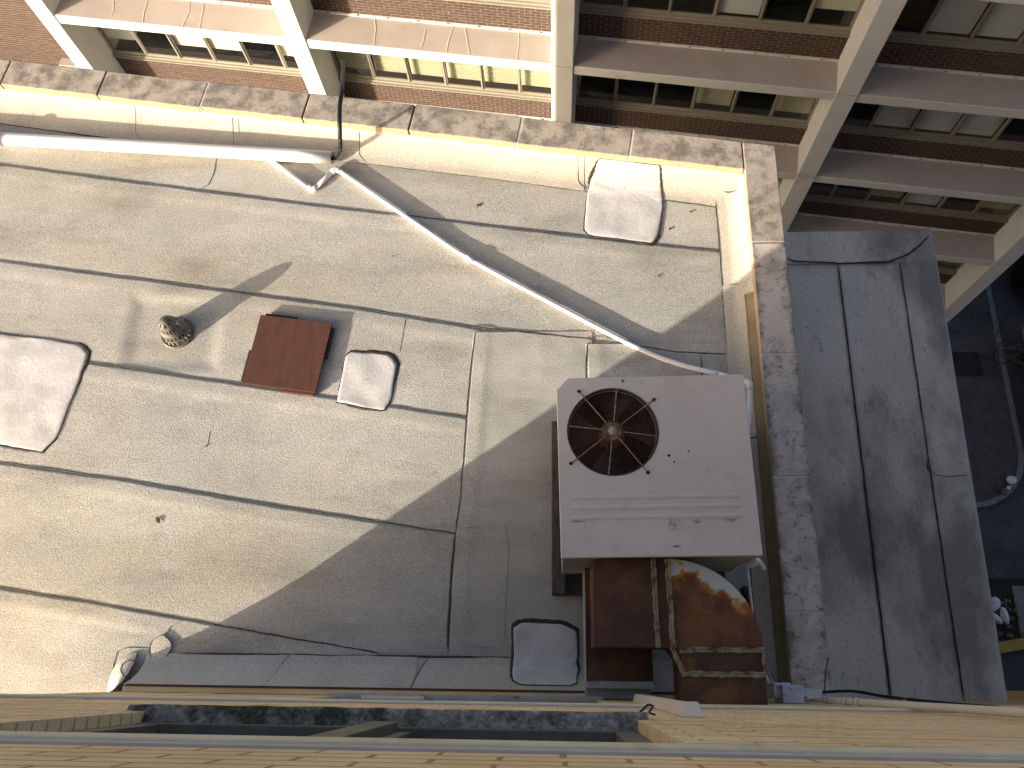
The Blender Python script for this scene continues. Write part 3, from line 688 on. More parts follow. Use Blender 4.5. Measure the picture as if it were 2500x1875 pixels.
# ---- flashing up the right parapet
def rprof(y, s):
    xw = XR0 + .03 - .012 * (3.7 - y) / 3.7; xf = XRF(y); pts = [(xf, .010), (lerp(xf, xw, .4), .02), (lerp(xf, xw, .75), .06), (lerp(xf, xw, .93), .10), (xw - .004, .14)]
    k = s * (len(pts) - 1); i = min(int(k), len(pts) - 2); f = k - i; return Vector((lerp(pts[i][0], pts[i + 1][0], f), y, lerp(pts[i][1], pts[i + 1][1], f)))
yk = [far_in(XR0) + .02, G(1770, 685, .1).y, G(1800, 1052, .2).y, YB - .2]
for k, (a, b) in enumerate(zip(yk, yk[1:])):
    n = max(4, int((a - b) / .05)); build(MB().grid([[rprof(lerp(a, b, i / n), s) + Vector((-.003 * (k % 2), 0, .003 * (k % 2) + .003 * nz(lerp(a, b, i / n), s, 3, 50))) for s in np.linspace(0, 1, 13)] for i in range(n + 1)]), 'flashing_sheet', M['memb_flash'], roofb, True, fix=False)
    if k: ribbon([rprof(a + .01 * nz(s, 0, 5, 3), s) for s in np.linspace(0, .95, 10)], .004, .011, z=.004, seed=52 + k, up=Vector((-.5, 0, .85)))
ribbon([rprof(y, 0) for y in np.linspace(yk[0] - .12, yk[2], 50)], .002, .009, z=.004, seed=54)
cfb = G(1822, 690, .28).y
build(MB().add([(XR0 - .045, cfb, .085), (XR0 - .05, 0, .085), (XR0 + .012, 0, .135), (XR0 + .02, cfb, .135)], [(0, 1, 2, 3)]).box(XR0 - .052, XR0 - .046, 0, cfb, .055, .085), 'counterflashing', M['cfl_tan'], roofb)
# tar ring and dab in the far right corner
cc = Vector((G(1788, 455).x, G(1788, 455).y, .025))
for a0, a1 in ((.3, 3.0), (3.6, 5.6)):
    ribbon([cc + Vector((-.03 + .085 * math.cos(a), .085 * math.sin(a), .018 + .02 * math.cos(a))) for a in np.linspace(a0, a1, 14)], .002, .006, z=.006, seed=61)
# ---- flashing up the cream brick wall
def nprof(x, s):
    yw = WY + .045; yf = YB + .006 * nz(x, 0, 3, 8); pts = [(yf, .014), (lerp(yf, yw, .3), .03), (lerp(yf, yw, .6), .10), (lerp(yf, yw, .85), .20), (yw, .30)]
    k = s * (len(pts) - 1); i = min(int(k), len(pts) - 2); f = k - i; return Vector((x, lerp(pts[i][0], pts[i + 1][0], f), lerp(pts[i][1], pts[i + 1][1], f)))
nj = [XC + .075, G(668, 1640, .1).x, G(1014, 1640, .1).x, 1.45]
for k, (a, b) in enumerate(zip(nj, nj[1:])):
    n = max(4, int((b - a) / .05)); build(MB().grid([[nprof(lerp(a, b, i / n), s) + Vector((0, .003 * (k % 2), .003 * (k % 2) + .004 * nz(lerp(a, b, i / n), s * .3, 3, 58))) for s in np.linspace(0, 1, 13)] for i in range(n + 1)]), 'flashing_sheet', M['memb_flash'] if k else M['memb_flash'], roofb, True, fix=False)
    if k: ribbon([nprof(a + .08 * (1 - s) ** 3, s) for s in np.linspace(0, .97, 12)], .002, .009, z=.004, seed=70 + k, up=Vector((0, .6, .8)))
ribbon([nprof(x, 0) for x in np.linspace(G(440, 1592).x, G(1253, 1600).x, 60)], .003, .013, z=.004, seed=73)
ribbon([nprof(x, 0) + Vector((0, 0, .002)) for x in np.linspace(G(900, 1600).x, G(1180, 1600).x, 24)], .008, .018, z=.005, seed=74)
# outer corner of the flashing, wrapped round the end of the brick wall
def cprof(dx, dy, w): return [Vector((XC + dx * r_ * w, WY + dy * r_ * w, z)) for r_, z in ((.01, .30), (.06, .25), (.24, .16), (.50, .08), (.76, .032), (1, .012))]
build(MB().grid([[p + Vector((0, y, 0)) for p in cprof(-1, 0, .17)] for y in np.linspace(0, -2.5, 26)]), 'flashing_sheet', M['memb_flash'], roofb, True, fix=False)
build(MB().grid([cprof(-math.sin(a), math.cos(a), lerp(YB - WY, .17, smooth01(a / 1.5708))) for a in np.linspace(0, math.pi / 2, 12)]), 'flashing_sheet', M['memb_flash'], roofb, True, fix=False)
def blob(u, v, z, r, seed):
    c = G(u, v, z); n = 24; pts = [c + Vector((r * math.cos(a) * (1 + .12 * nz(math.cos(a), math.sin(a), 1.5, seed)), r * math.sin(a) * (1 + .12 * nz(math.cos(a), math.sin(a), 1.5, seed + 3)), 0)) for a in [2 * math.pi * i / n for i in range(n)]]
    b = MB(); b.v = [tuple(c + Vector((0, 0, .008)))] + [tuple(p + Vector((0, 0, .003))) for p in pts]; b.f = [(0, 1 + i, 1 + (i + 1) % n) for i in range(n)]
    build(b, 'patch', M['memb_flash'], roofb, True, fix=False); ribbon(pts + [pts[0]], .002, .006, z=.005, seed=seed)
blob(392, 1581, .016, .078, 3)
def corner_pt(u, v):
    z = .08
    for _ in range(14):
        p = G(u, v, z); dx, dy = min(0, p.x - XC), max(0, p.y - WY); a = math.atan2(-dx, max(dy, 1e-4)); w = lerp(YB - WY, .17, smooth01(a / 1.5708)) if dx < 0 else YB - WY
        rr_ = math.hypot(dx, dy) / w; z = .5 * z + .5 * float(np.interp(rr_, [.01, .06, .24, .50, .76, 1, 1.3], [.30, .25, .16, .08, .032, .012, .008]))
    return G(u, v, z)
ribbon([corner_pt(318 + 24 * math.cos(a), 1634 + 21 * math.sin(a)) for a in np.linspace(0, 6.1, 22)], .002, .006, z=.005, seed=5)
ribbon([corner_pt(346 + 17 * math.cos(a), 1661 + 15 * math.sin(a)) for a in np.linspace(2.6, 6.4, 14)], .002, .007, z=.005, seed=8)
ribbon([G(u, v, .012) for u, v in ((305, 1583), (330, 1581), (362, 1583))], .002, .006, seed=81)
ribbon([G(u, v, .012) for u, v in ((268, 1676), (275, 1620), (285, 1592), (305, 1583))], .002, .005, seed=82)
ribbon([G(u, v, .012) for u, v in ((402, 1552), (415, 1530), (440, 1517), (451, 1512))], .002, .005, seed=83)

# ---- white repair patches
def patch(pts, mapf, label, seed):
    """pts: outline in a 2-D surface space, mapf(a, b, lift) -> place"""
    P = [Vector((*p, 0)) for p in pts]; out = []
    n = len(P)
    for i in range(n):                              # cut the corners a little, then resample
        a, b, c = P[i - 1], P[i], P[(i + 1) % n]
        kk_ = .03 + .02 * math.sin(i * 2.3 + seed); ra = min(kk_, (a - b).length * .3); rc = min(kk_, (c - b).length * .3)
        p0 = b + (a - b).normalized() * ra; p2 = b + (c - b).normalized() * rc
        for t in (0, .25, .5, .75, 1): out.append(p0 * (1 - t) ** 2 + b * 2 * t * (1 - t) + p2 * t * t)
    O = dense(out + [out[0]], .03)[:-1]
    O = [p + Vector((.009 * nz(i * .13, 0, 1, seed) + .005 * nz(i * .5, 0, 1, seed + 1), .009 * nz(i * .13, 3, 1, seed) + .005 * nz(i * .5, 3, 1, seed + 1), 0)) for i, p in enumerate(O)]
    c = sum(O, Vector()) / len(O); mb = MB(); rows = []
    for s, h in ((1, .001), (.985, .006), (.96, .0065), (.88, .0065), (.76, .0065), (.62, .0065), (.46, .0065), (.3, .0065), (.14, .0065), (.02, .0065)):
        rows.append([mapf(*(c + (p - c) * s).xy, h + (.0045 * nz(*(c + (p - c) * s).xy, 7, seed) + .006 * abs(nz(*(c + (p - c) * s).xy, 2.6, seed + 2)) if s < .97 else 0)) for p in O])
    for r_ in rows: r_.append(r_[0])
    o = build(mb.grid(rows), 'patch', M['patch'], roofb, True, fix=False); o['label'] = label
    rows = []
    for i, p in enumerate(O):
        dd = (p - c).normalized(); w = max(.0015, .034 * max(0, .22 + 1.1 * nz(i * .03, seed, 1.7, seed)) + .010 * nz(i * .03, seed, 18, 4) + .004)
        rows.append([mapf(*(p - dd * .006).xy, .0055), mapf(*(p + dd * w * .4).xy, .0065), mapf(*(p + dd * w).xy, .001)])
    rows.append(rows[0])
    build(MB().grid(rows), 'patch_tar', M['tar'], o, fix=False)
flatmap = lambda a, b, h: Vector((a, b, h + surf(a, b)))
gp = lambda L: [(G(u, v).x, G(u, v).y) for u, v in L]
patch(gp([(-230, 775), (0, 814), (197, 841), (216, 862), (210, 885), (143, 1067), (104, 1105), (0, 1088), (-260, 1045)]), flatmap, 'large white repair patch at the left edge of the roof', 3)
patch(gp([(858, 858), (955, 868), (970, 889), (953, 985), (937, 1005), (823, 982), (831, 945), (842, 874)]), flatmap, 'small white repair patch beside the rusty plate', 6)
def pcmap(a, b, h):
    if b <= 0: x = a; y = S0(x) + b; return Vector((x, y, h + .004 + surf(x, y)))
    return fpoint(a, min(.97, b), h + .002)
def inv(u, v): p = G(u, v); return (p.x, p.y - S0(p.x))
patch([(G(1464, 400, .12).x, .9), (G(1612, 415, .12).x, .9), inv(1618, 500), inv(1606, 578), inv(1591, 596), inv(1437, 577), inv(1425, 565), inv(1431, 490)], pcmap, 'tall white repair patch lapping up the far parapet', 9)
def pdmap(a, b, h):
    if b >= 0: return Vector((a, YB + b, h + .009))
    p = nprof(a, min(1, -b)); return p + Vector((0, h * .7, h * .75 + .003))
def inv2(u, v): p = G(u, v); return (p.x, p.y - YB)
patch([inv2(1271, 1517), inv2(1375, 1521), inv2(1408, 1540), (G(1410, 1600, .05).x, -.35), (G(1408, 1648, .15).x, -.66), (G(1394, 1660, .15).x, -.74), (G(1271, 1662, .15).x, -.74), (G(1251, 1640, .12).x, -.6), inv2(1253, 1535)], pdmap, 'grey white square patch by the brick wall left of the rusty duct', 12)

# ================================================================== LOWER ROOF ON THE RIGHT
ZL = -1.5
low = thing('lower_roof_block', 'lower grey flat roof wing beyond the right hand parapet', 'building', (2.8, 2, ZL))
xo = lambda y: lerp(3.725, 3.787, (y + .17) / 4.4)
build(MB().prism([(1.6, WY - .2), (xo(-.2) - .01, WY - .2), (xo(4.2) - .01, 4.265), (1.6, 4.28)], ZG, ZL - .02), 'wall', M['greywall'], low)
def lsheet(x0, x1, y0, y1, z0, nm='membrane_sheet'):
    rr = []
    for j in range(41):
        y = lerp(y1(.5), y0, j / 40); row = []
        a, b = x0(y), x1(y)
        row.append((a - .001, y, ZL - .02))
        for i in range(17):
            x = lerp(a, b, i / 16); row.append((x, y, ZL + z0 + .006 * nz(x, y, 1.2, 30) + .003 * nz(x, y, 4, 31)))
        row.append((b + .001, y, ZL - .02)); rr.append(row)
    return build(MB().grid(rr), nm, M['memb_low'], low, True, fix=False)
sx1 = lambda y: lerp(2.795, 2.835, (y + .13) / 4.05); sx2 = lambda y: lerp(3.385, 3.435, (y + .16) / 4.1)
Yf = G(2045, 645, ZL).y
lsheet(lambda y: 1.7, sx1, WY - .05, lambda t: Yf + .02, .004)
lsheet(sx1, sx2, WY - .05, lambda t: Yf + .02, .010)
lsheet(sx2, xo, WY - .05, lambda t: 4.265, .016)
rr = [[(lerp(1.7, xo(4.2) - .005, i / 30), lerp(Yf, 4.275, j / 8) , ZL + .020 + .02 * (j / 8) ** 2 + .003 * nz(i, j, .3, 2)) for i in range(31)] for j in range(9)]
build(MB().grid(rr), 'edge_sheet', M['memb_low'], low, True, fix=False)
ribbon([Vector((sx1(y), y, ZL + .008)) for y in np.linspace(Yf - .02, WY, 60)], .006, .017, parent=low, seed=91)
ribbon([Vector((sx2(y), y, ZL + .012)) for y in np.linspace(Yf - .02, WY, 60)], .005, .013, parent=low, seed=92)
ribbon([G(u, v, ZL + .02) for u, v in ((1915, 628), (1935, 638), (2050, 644), (2170, 640), (2215, 622), (2245, 600), (2268, 575))], .008, .022, parent=low, z=.016, seed=93)
ribbon([G(u, v, ZL + .012) for u, v in ((2263, 1120), (2265, 1145), (2285, 1160), (2310, 1164), (2362, 1160))], .006, .014, parent=low, seed=94)
build(MB().prism([(xo(-.2) - .012, WY - .2), (xo(-.2) + .012, WY - .2), (xo(4.2) + .012, 4.29), (xo(4.2) - .012, 4.29)], ZL - .12, ZL + .013), 'edge_trim', M['zinc'], low)

# ================================================================== CREAM BRICK BUILDING (camera side)
near = thing('cream_brick_building', 'cream brick building whose wall drops down along the bottom of the picture', 'building', (3, -3, 0))
WX0, WX1 = -1.36, .27                           # window bay
TOPZ = 14.0
def Z(h): return CAM_H - h
SILL = [.32, 2.90, 5.48]; HEAD = [-.98, 1.60, 4.18]
mw = MB(); XRR = 16.0; yb = WY - .0045
mw.box(XC, WX0 - .004, yb - .4, yb, ZG + .02, TOPZ); mw.box(WX1 + .004, XRR, yb - .4, yb, ZG + .02, TOPZ)
zz = [TOPZ] + [z for h in zip(HEAD, SILL) for z in (Z(h[0]), Z(h[1]))] + [ZG + .02]
for a, b in zip(zz[::2], zz[1::2]): mw.box(WX0 - .004, WX1 + .004, yb - .4, yb, b, a)
build(mw, 'mortar_wall', M['mortar'], near)
build(MB().box(XC + .3, XRR - .1, yb - .02, WY + .0003, Z(1.53), Z(.45)), 'flush_mortar', M['mortar'], near)
build(MB().box(XC + .01, XRR, -9, yb - .41, ZG + .02, TOPZ), 'rear_block', M['brick'], near)
ssk = MB().box(XC - .004, XC + .05, -9, WY - .02, ZG + .02, TOPZ); build(ssk, 'side_wall', M['brick'], near)
L_, H_ = .2035, .0677; jt = .0105
nb_me = [MB().box(0, L_ - jt, -.09, 0, 0, H_ - jt).mesh('near_brick', M['brick']) for _ in range(1)]
nb = []
k = 0; h = .45
while h < 6.0:
    x = XC + (L_ / 2 if k % 2 else 0) - (L_ if k % 2 else 0)
    while x < 5.2:
        a, b = max(x, XC), x + L_ - jt
        for (h0, h1) in zip(HEAD, SILL):
            if h > h0 - .02 and h < h1 + .02 and a < WX1 and b > WX0:
                if a < WX0: b = min(b, WX0) if WX0 - a > .03 else a
                elif b > WX1: a = max(a, WX1)
                else: b = a
        if b - a > .03 and not any(h0 - .085 < h < h0 - .0 and 0 for h0 in HEAD): nb.append((a, b, h))
        x += L_
    h += H_; k += 1
def nscore(b):
    x, h = .5 * (b[0] + b[1]), b[2]; c_ = RW.T @ np.array([x, WY, -h]); u, v = 1250 + F_PX * c_[0] / c_[2], 937.5 + F_PX * c_[1] / c_[2]
    vis = -60 < u < 2560 and v < 1890 and h > 1.2; full = b[1] - b[0] > L_ - jt - .002
    return (0 if vis and full else 1, h)
nb = [b for b in nb if not any(h0 - .10 < b[2] < h0 + .005 for h0 in (1.60, 4.18))]
nb.sort(key=nscore)
for b in nb[:300]: put('brick', nb_me[0], near, (b[0] + rng.uniform(-.002, .002), WY + (.0007 if b[2] < 1.53 else rng.uniform(-.001, .001)), Z(b[2]) - H_ + jt + rng.uniform(-.0012, .0012)))
r_ = MB()
for b in nb[300:]:
    y = WY + (.0007 if b[2] < 1.53 else rng.uniform(-.001, .001)); r_.box(b[0], b[1], y - .09, y, Z(b[2]) - H_ + jt, Z(b[2]))
o = build(r_, 'bricks', M['brick'], near, fix=False); o['kind'] = 'stuff'
for kk, h in enumerate((1.60, 4.18)):            # full width lintel strips
    lt = build(MB().add([(x, y, z) for x in (XC, XRR) for y, z in ((WY - .01, Z(h - .035)), (WY + .012, Z(h - .028)), (WY + .016, Z(h + .012)), (WY - .01, Z(h + .012)))],
        [(0, 1, 5, 4), (1, 2, 6, 5), (2, 3, 7, 6), (0, 3, 2, 1), (4, 5, 6, 7)]), 'lintel_strip', M['lintel'], near, bevel=.003)
    build(MB().box(XC, XRR, WY - .01, WY + .006, Z(h - .034), Z(h - .075)), 'caulk_strip', M['lintel_lav'], lt)
def nwin(h0, h1, sillm, detail):
    fy = WY - .045
    sx0, sx1_ = WX0 - .06, WX1 + .035
    b = MB(); rows = []
    for i in range(90):
        x = lerp(sx0, sx1_, i / 89); row = []
        for j, (y, z) in enumerate(((WY + .012, -.09), (WY + .020, -.05), (WY + .022, -.012), (WY + .015, -.002), (WY, .004), (WY - .03, .012), (WY - .09, .018))):
            row.append((x, y + .003 * nz(x, j, 12, 3), Z(h1) + z + .0035 * nz(x, y, 20, 5) + .003 * nz(x, y * 4, 50, 6)))
        rows.append(row)
    b.grid(rows); e0 = rows[0]; e1 = rows[-1]; b.add(e0, [tuple(range(7))]); b.add(e1, [tuple(range(7))])
    sl_ = build(b, 'window_sill', sillm, near, True)
    w = MB()
    w.box(WX0, WX1, fy - .05, fy + .012, Z(h1) + .0, Z(h1) + .055)                  # bottom rail
    w.box(WX0 + .002, WX0 + .075, fy - .05, fy + .01, Z(h1) + .055, Z(h0) - .02); w.box(WX1 - .075, WX1 - .002, fy - .05, fy + .01, Z(h1) + .055, Z(h0) - .02)
    w.box(WX0, WX1, fy - .05, fy + .01, Z(h0) - .08, Z(h0))
    wf = build(w, 'window_frame', M['frame_olive'], near, bevel=.004)
    mx_ = -.53
    build(MB().box(mx_ - .055, mx_ + .03, fy - .05, fy + .03, Z(h1) + .05, Z(h0) - .08), 'mullion', M['frame_olive'], wf, bevel=.004)
    build(MB().box(mx_ + .032, mx_ + .075, fy - .05, fy - .0, Z(h1) + .056, Z(h0) - .08), 'sash_stile', M['frame_olive'], wf, bevel=.003)
    for a, c in ((WX0 + .075, mx_ - .05), (mx_ + .05, WX1 - .075)):
        build(MB().box(a, c, fy - .03, fy - .022, Z(h1) + .05, Z(h0) - .07), 'pane', M['nglass'], wf)
nwin(1.60, 2.90, M['sill'], True); nwin(4.18, 5.48, M['ledge_grey'], False)
build(MB().box(-.92, -.62, WY + .02, WY + .034, Z(4.18) - .02, Z(4.18) - .008), 'caulk_smear', M['joint'], near)
build(MB().box(XC + .1, nj[3], WY + .038, WY + .052, .29, .304), 'counterflashing', M['cfl'], near)
build(MB().box(XC + .08, nj[3], WY + .003, WY + .037, .28, .298), 'mortar_fillet', M['brick'], near)

# ================================================================== AIR CONDITIONER
ACZ0, ACZ1 = .22, 1.10
ac = thing('air_conditioner', 'large beige rooftop air conditioner with round rusty fan grille', 'air conditioner', (.6, 1.24, 0))
aA = R(1.2); ac0 = Vector((.615, 1.237))
def AT(x, y, z): return (ac0.x + x * math.cos(aA) - y * math.sin(aA), ac0.y + x * math.sin(aA) + y * math.cos(aA), z)
hx, hy = .583, .558
fc = (-.245, .205); FR = .274
# lid with the fan opening, rolled edge
def lidpoly(g): return [(-hx - g, -hy - g), (hx + g, -hy - g), (hx + g, hy + g), (-hx + .075, hy + g), (-hx - g, hy - .075)]
b = bmesh.new()
outer = []
for p0, p1 in zip(lidpoly(0), lidpoly(0)[1:] + lidpoly(0)[:1]):
    for i in range(12): outer.append((lerp(p0[0], p1[0], i / 12), lerp(p0[1], p1[1], i / 12)))
n = 72; hole = [(fc[0] + FR * math.cos(2 * math.pi * i / n), fc[1] + FR * math.sin(2 * math.pi * i / n)) for i in range(n)]
ov = [b.verts.new(AT(*p, ACZ1)) for p in outer]; hv = [b.verts.new(AT(*p, ACZ1)) for p in hole]
oe = [b.edges.new((ov[i], ov[(i + 1) % len(ov)])) for i in range(len(ov))]; he = [b.edges.new((hv[i], hv[(i + 1) % n])) for i in range(n)]
bmesh.ops.triangle_fill(b, use_beauty=True, edges=oe + he)
for e_, dx in ((oe, -.035), (he, -.03)):
    r = bmesh.ops.extrude_edge_only(b, edges=e_); vs = [v for v in r['geom'] if isinstance(v, bmesh.types.BMVert)]
    for v in vs:
        v.co.z += dx
        if e_ is he: c0 = Vector(AT(*fc, 0)); v.co.x += (c0.x - v.co.x) * .03; v.co.y += (c0.y - v.co.y) * .03
bmesh.ops.recalc_face_normals(b, faces=b.faces)
me = bpy.data.meshes.new('lid'); b.to_mesh(me); b.free(); me.materials.append(M['ac'])
lid = put('lid', me, ac); md = lid.modifiers.new('bevel', 'BEVEL'); md.width = .005; md.segments = 3; md.limit_method = 'ANGLE'
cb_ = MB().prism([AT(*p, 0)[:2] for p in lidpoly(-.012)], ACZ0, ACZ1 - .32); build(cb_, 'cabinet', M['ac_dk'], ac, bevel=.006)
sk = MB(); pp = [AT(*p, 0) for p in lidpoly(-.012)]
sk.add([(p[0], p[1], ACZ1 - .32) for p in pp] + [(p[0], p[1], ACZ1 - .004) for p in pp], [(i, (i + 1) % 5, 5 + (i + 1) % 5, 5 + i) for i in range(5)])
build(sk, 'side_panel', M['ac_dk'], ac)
build(MB().lathe([(FR, -.03), (FR * .985, -.30), (0.001, -.30)], AT(*fc, ACZ1), 48), 'fan_shroud', M['dark'], ac)
build(MB().lathe([(FR + .007, .0005), (FR + .005, .003), (FR + .001, .003), (FR - .004, -.006), (FR - .006, -.02)], AT(*fc, ACZ1), 72), 'fan_rim', M['blade'], ac, True)
# raised ribs
for yy, nm in ((-.205, 0), (-.265, 1), (-.325, 2)):
    b = MB(); rows = []
    for i in range(41):
        x = lerp(-.515, .50, i / 40); e_ = smooth01(min(i, 40 - i) / 1.2); w = .012 * max(.15, e_)
        rows.append([AT(x, yy + s * w, ACZ1 + .0006 + .0055 * e_ * hgt) for s, hgt in ((-1.3, 0), (-.8, .55), (-.3, .95), (.3, 1), (.8, .6), (1.3, 0))])
    build(b.grid(rows), 'pressed_rib', M['ac'], ac, True, fix=False)
# grille
gr = thing('x', 'x', 'x', (0, 0, 0)); bpy.data.objects.remove(gr)
gz = ACZ1 - .002
rgs = MB()
for k in range(17):
    r = .062 + k * (FR - .066) / 16
    rgs.tube([AT(fc[0] + r * math.cos(a), fc[1] + r * math.sin(a), gz - .012 * (k / 16) + .012) for a in [2 * math.pi * i / 56 for i in range(56)]], .0021, 5, True)
grl = build(rgs, 'fan_grille', M['grill'], ac, True, fix=False)
for k in range(8):
    a = R(45 * k - 8 + (8 if k % 2 else 0)); lo = .062; hi = FR + (.055 if k % 2 else -.004)
    a += R(0 if k % 2 == 0 else -8)
    build(MB().tube([AT(fc[0] + r * math.cos(a), fc[1] + r * math.sin(a), gz + .018 - .012 * (r / FR)) for r in (lo, (lo + hi) / 2, hi)], .0038, 6), 'grille_spoke', M['spoke'], grl)
    if k % 2:
        p = AT(fc[0] + hi * math.cos(a), fc[1] + hi * math.sin(a), ACZ1); build(MB().lathe([(.012, .001), (.011, .003), (.008, .005), (.007, .010), (0.0005, .011)], p, 12), 'grille_bolt', M['rustplate_dk'], grl)
hubc = AT(*fc, ACZ1 - .03)
build(MB().lathe([(.085, -.06), (.08, -.03), (.06, .0), (.062, .035), (.05, .045), (.047, .04), (.03, .043), (.001, .046)], hubc, 30), 'fan_hub', M['hub'], ac, True)
build(MB().lathe([(.028, .044), (.026, .048), (.001, .049)], hubc, 24), 'hub_cap', M['hubcap'], ac, True)
build(MB().tube([tuple(Vector(hubc) + Vector((.064 * math.cos(a), .064 * math.sin(a), .03))) for a in [2 * math.pi * i / 40 for i in range(40)]], .006, 6, True), 'hub_ring', M['spoke'], ac, True)
for k in range(4):
    a0 = R(-98 + 90 * k + (12 if k == 1 else 0)); rows = []
    for i in range(9):
        r = lerp(.06, FR * .95, i / 8); wd = lerp(.26, .42, smooth01(i / 8))
        rows.append([AT(fc[0] + r * math.cos(a0 + s * wd), fc[1] + r * math.sin(a0 + s * wd), ACZ1 - .10 - .055 * s) for s in (-1, -.5, 0, .5, 1)])
    build(MB().grid(rows), 'fan_blade', M['blade'], ac, True, solid=.003, fix=False)
for (x, y, r) in ((.085, .045, .009), (.115, .005, .006), (.205, .07, .006), (-.035, -.09, .004), (-.3, -.26, .005), (-.06, -.245, .003), (.48, -.47, .003), (-.05, .515, .004), (.02, .53, .003)):
    build(MB().lathe([(r, .0008), (.0004, .0011)], AT(x, y, ACZ1), 10), 'screw_hole', M['dark'], ac)
# stains below the lowest rib are grime with shapes of their own
for (x, y, w, h, sd_) in ((.09, -.375, .05, .04, 1), (.22, -.355, .025, .016, 2), (.42, -.35, .05, .014, 3), (-.48, -.345, .05, .010, 4), (.09, -.5, .03, .008, 5), (-.17, .53, .012, .012, 6)):
    st = MB()
    for i in range(int(40 + 40000 * w * h)):
        a = rng.uniform(0, 6.28); q_ = rng.random() ** .8; xx, yy = x + w * q_ * math.cos(a), y + h * q_ * math.sin(a); s_ = rng.uniform(.0008, .0036)
        st.add([AT(xx + s_ * math.cos(t) * rng.uniform(.6, 1.3), yy + s_ * math.sin(t), ACZ1 + .0012) for t in np.linspace(0, 6.28, 7)[:-1]], [tuple(range(6))])
    build(st, 'grime_spot', M['grime'], ac, fix=False)
# timbers under the unit
def timber(label, x0, x1, y0, y1, z0, z1): tag(build(MB().box(x0, x1, y0, y1, z0, z1), 'timber_sleeper', M['wood'], None, bevel=.006), label, 'timber', 'timber sleepers under the air conditioner')
cx = G(1347, 1452, .12)
timber('weathered timber sleeper under the left side of the air conditioner', -.012, .085, cx.y, 1.78, .012, .20)
timber('weathered timber sleeper end sticking out by the return duct', .09, .62, cx.y, cx.y + .1, .012, .12)
timber('timber sleeper under the right side of the air conditioner', 1.08, 1.17, .6, 1.78, .012, .20)

# ================================================================== RUSTY DUCTS
dz1 = .98
def gd(x, y, z): return G(1340 + x * .28029, 1340 + y * .28029, z)
du = thing('supply_duct', 'rust stained sheet metal duct turning in a quarter round elbow to the wall', 'duct', (.85, .35, .5))
ic = gd(1080, 862, dz1); yA = AT(0, -hy, 0)[1] + .004
RAD = ic.y * -1 + yA
xl_ = gd(385, 500, dz1).x; xr_ = ic.x + RAD * 1.02
arc = [(ic.x + (xr_ - ic.x) * math.sin(a), ic.y + (yA - ic.y) * math.cos(a)) for a in [i * math.pi / 2 / 18 for i in range(19)]]
build(MB().prism([(xl_, ic.y), (ic.x - .08, ic.y), (ic.x - .08, yA), (xl_ + .03, yA), (xl_, yA - .03)], dz1 - .40, dz1), 'plenum_box', M['rust'], du, bevel=.006)
build(MB().prism([(ic.x - .078, ic.y + .002), (ic.x, ic.y + .002), (ic.x, yA), (ic.x - .078, yA)], dz1 - .395, dz1 - .004), 'connector', M['rust'], du)
elb = build(MB().prism([(ic.x + .002, ic.y)] + [(p[0] + .002, p[1]) for p in arc], dz1 - .39, dz1 - .001), 'elbow', M['rust'], du, bevel=.004)
leg_x0 = gd(1165, 1100, dz1).x
build(MB().prism([(ic.x + .005, ic.y - .002), (xr_, ic.y - .002), (xr_ + .0, WY + .002), (leg_x0, WY + .002), (leg_x0, ic.y - .06)], dz1 - .388, dz1 - .005), 'wall_leg', M['rust'], du, bevel=.004)
# elbow: paint worn to orange rust and bare zinc towards the outer bend near the unit
em = M['rust'].copy(); em.name = 'worn_elbow'; t = em.node_tree; N_, L_k = t.nodes, t.links
bs = N_['Principled BSDF']; old = bs.inputs['Base Color'].links[0].from_socket
ge = N_.new('ShaderNodeNewGeometry'); sb = N_.new('ShaderNodeVectorMath'); sb.operation = 'SUBTRACT'; sb.inputs[1].default_value = (ic.x, ic.y, dz1); L_k.new(ge.outputs['Position'], sb.inputs[0])
ln = N_.new('ShaderNodeVectorMath'); ln.operation = 'LENGTH'; L_k.new(sb.outputs[0], ln.inputs[0]); sp_ = N_.new('ShaderNodeSeparateXYZ'); L_k.new(sb.outputs[0], sp_.inputs[0])
no = N_.new('ShaderNodeTexNoise'); no.inputs['Scale'].default_value = 7; no.inputs['Detail'].default_value = 9; no.inputs['Roughness'].default_value = .62; L_k.new(ge.outputs['Position'], no.inputs['Vector'])
def mth(op, a, b_):
    n_ = N_.new('ShaderNodeMath'); n_.operation = op
    for i_, v_ in enumerate((a, b_)):
        if isinstance(v_, (int, float)): n_.inputs[i_].default_value = v_
        else: L_k.new(v_, n_.inputs[i_])
    return n_.outputs[0]
w_ = mth('ADD', mth('ADD', mth('MULTIPLY', ln.outputs['Value'], .75 / RAD), mth('MULTIPLY', sp_.outputs[1], .55 / RAD)), mth('MULTIPLY', mth('SUBTRACT', no.outputs[0], .5), 1.1))
col = old
for lo_, hi_, cc_ in ((.74, .98, (.17, .060, .02)), (.94, 1.05, (.38, .145, .03)), (1.05, 1.10, (.48, .32, .14)), (1.09, 1.13, (.50, .53, .52))):
    mr = N_.new('ShaderNodeMapRange'); mr.inputs[1].default_value = lo_; mr.inputs[2].default_value = hi_; L_k.new(w_, mr.inputs[0])
    mx = N_.new('ShaderNodeMix'); mx.data_type = 'RGBA'; mx.inputs[7].default_value = (*cc_, 1); L_k.new(mr.outputs[0], mx.inputs[0]); L_k.new(col, mx.inputs[6]); col = mx.outputs[2]
L_k.new(col, bs.inputs['Base Color']); elb.data.materials[0] = em
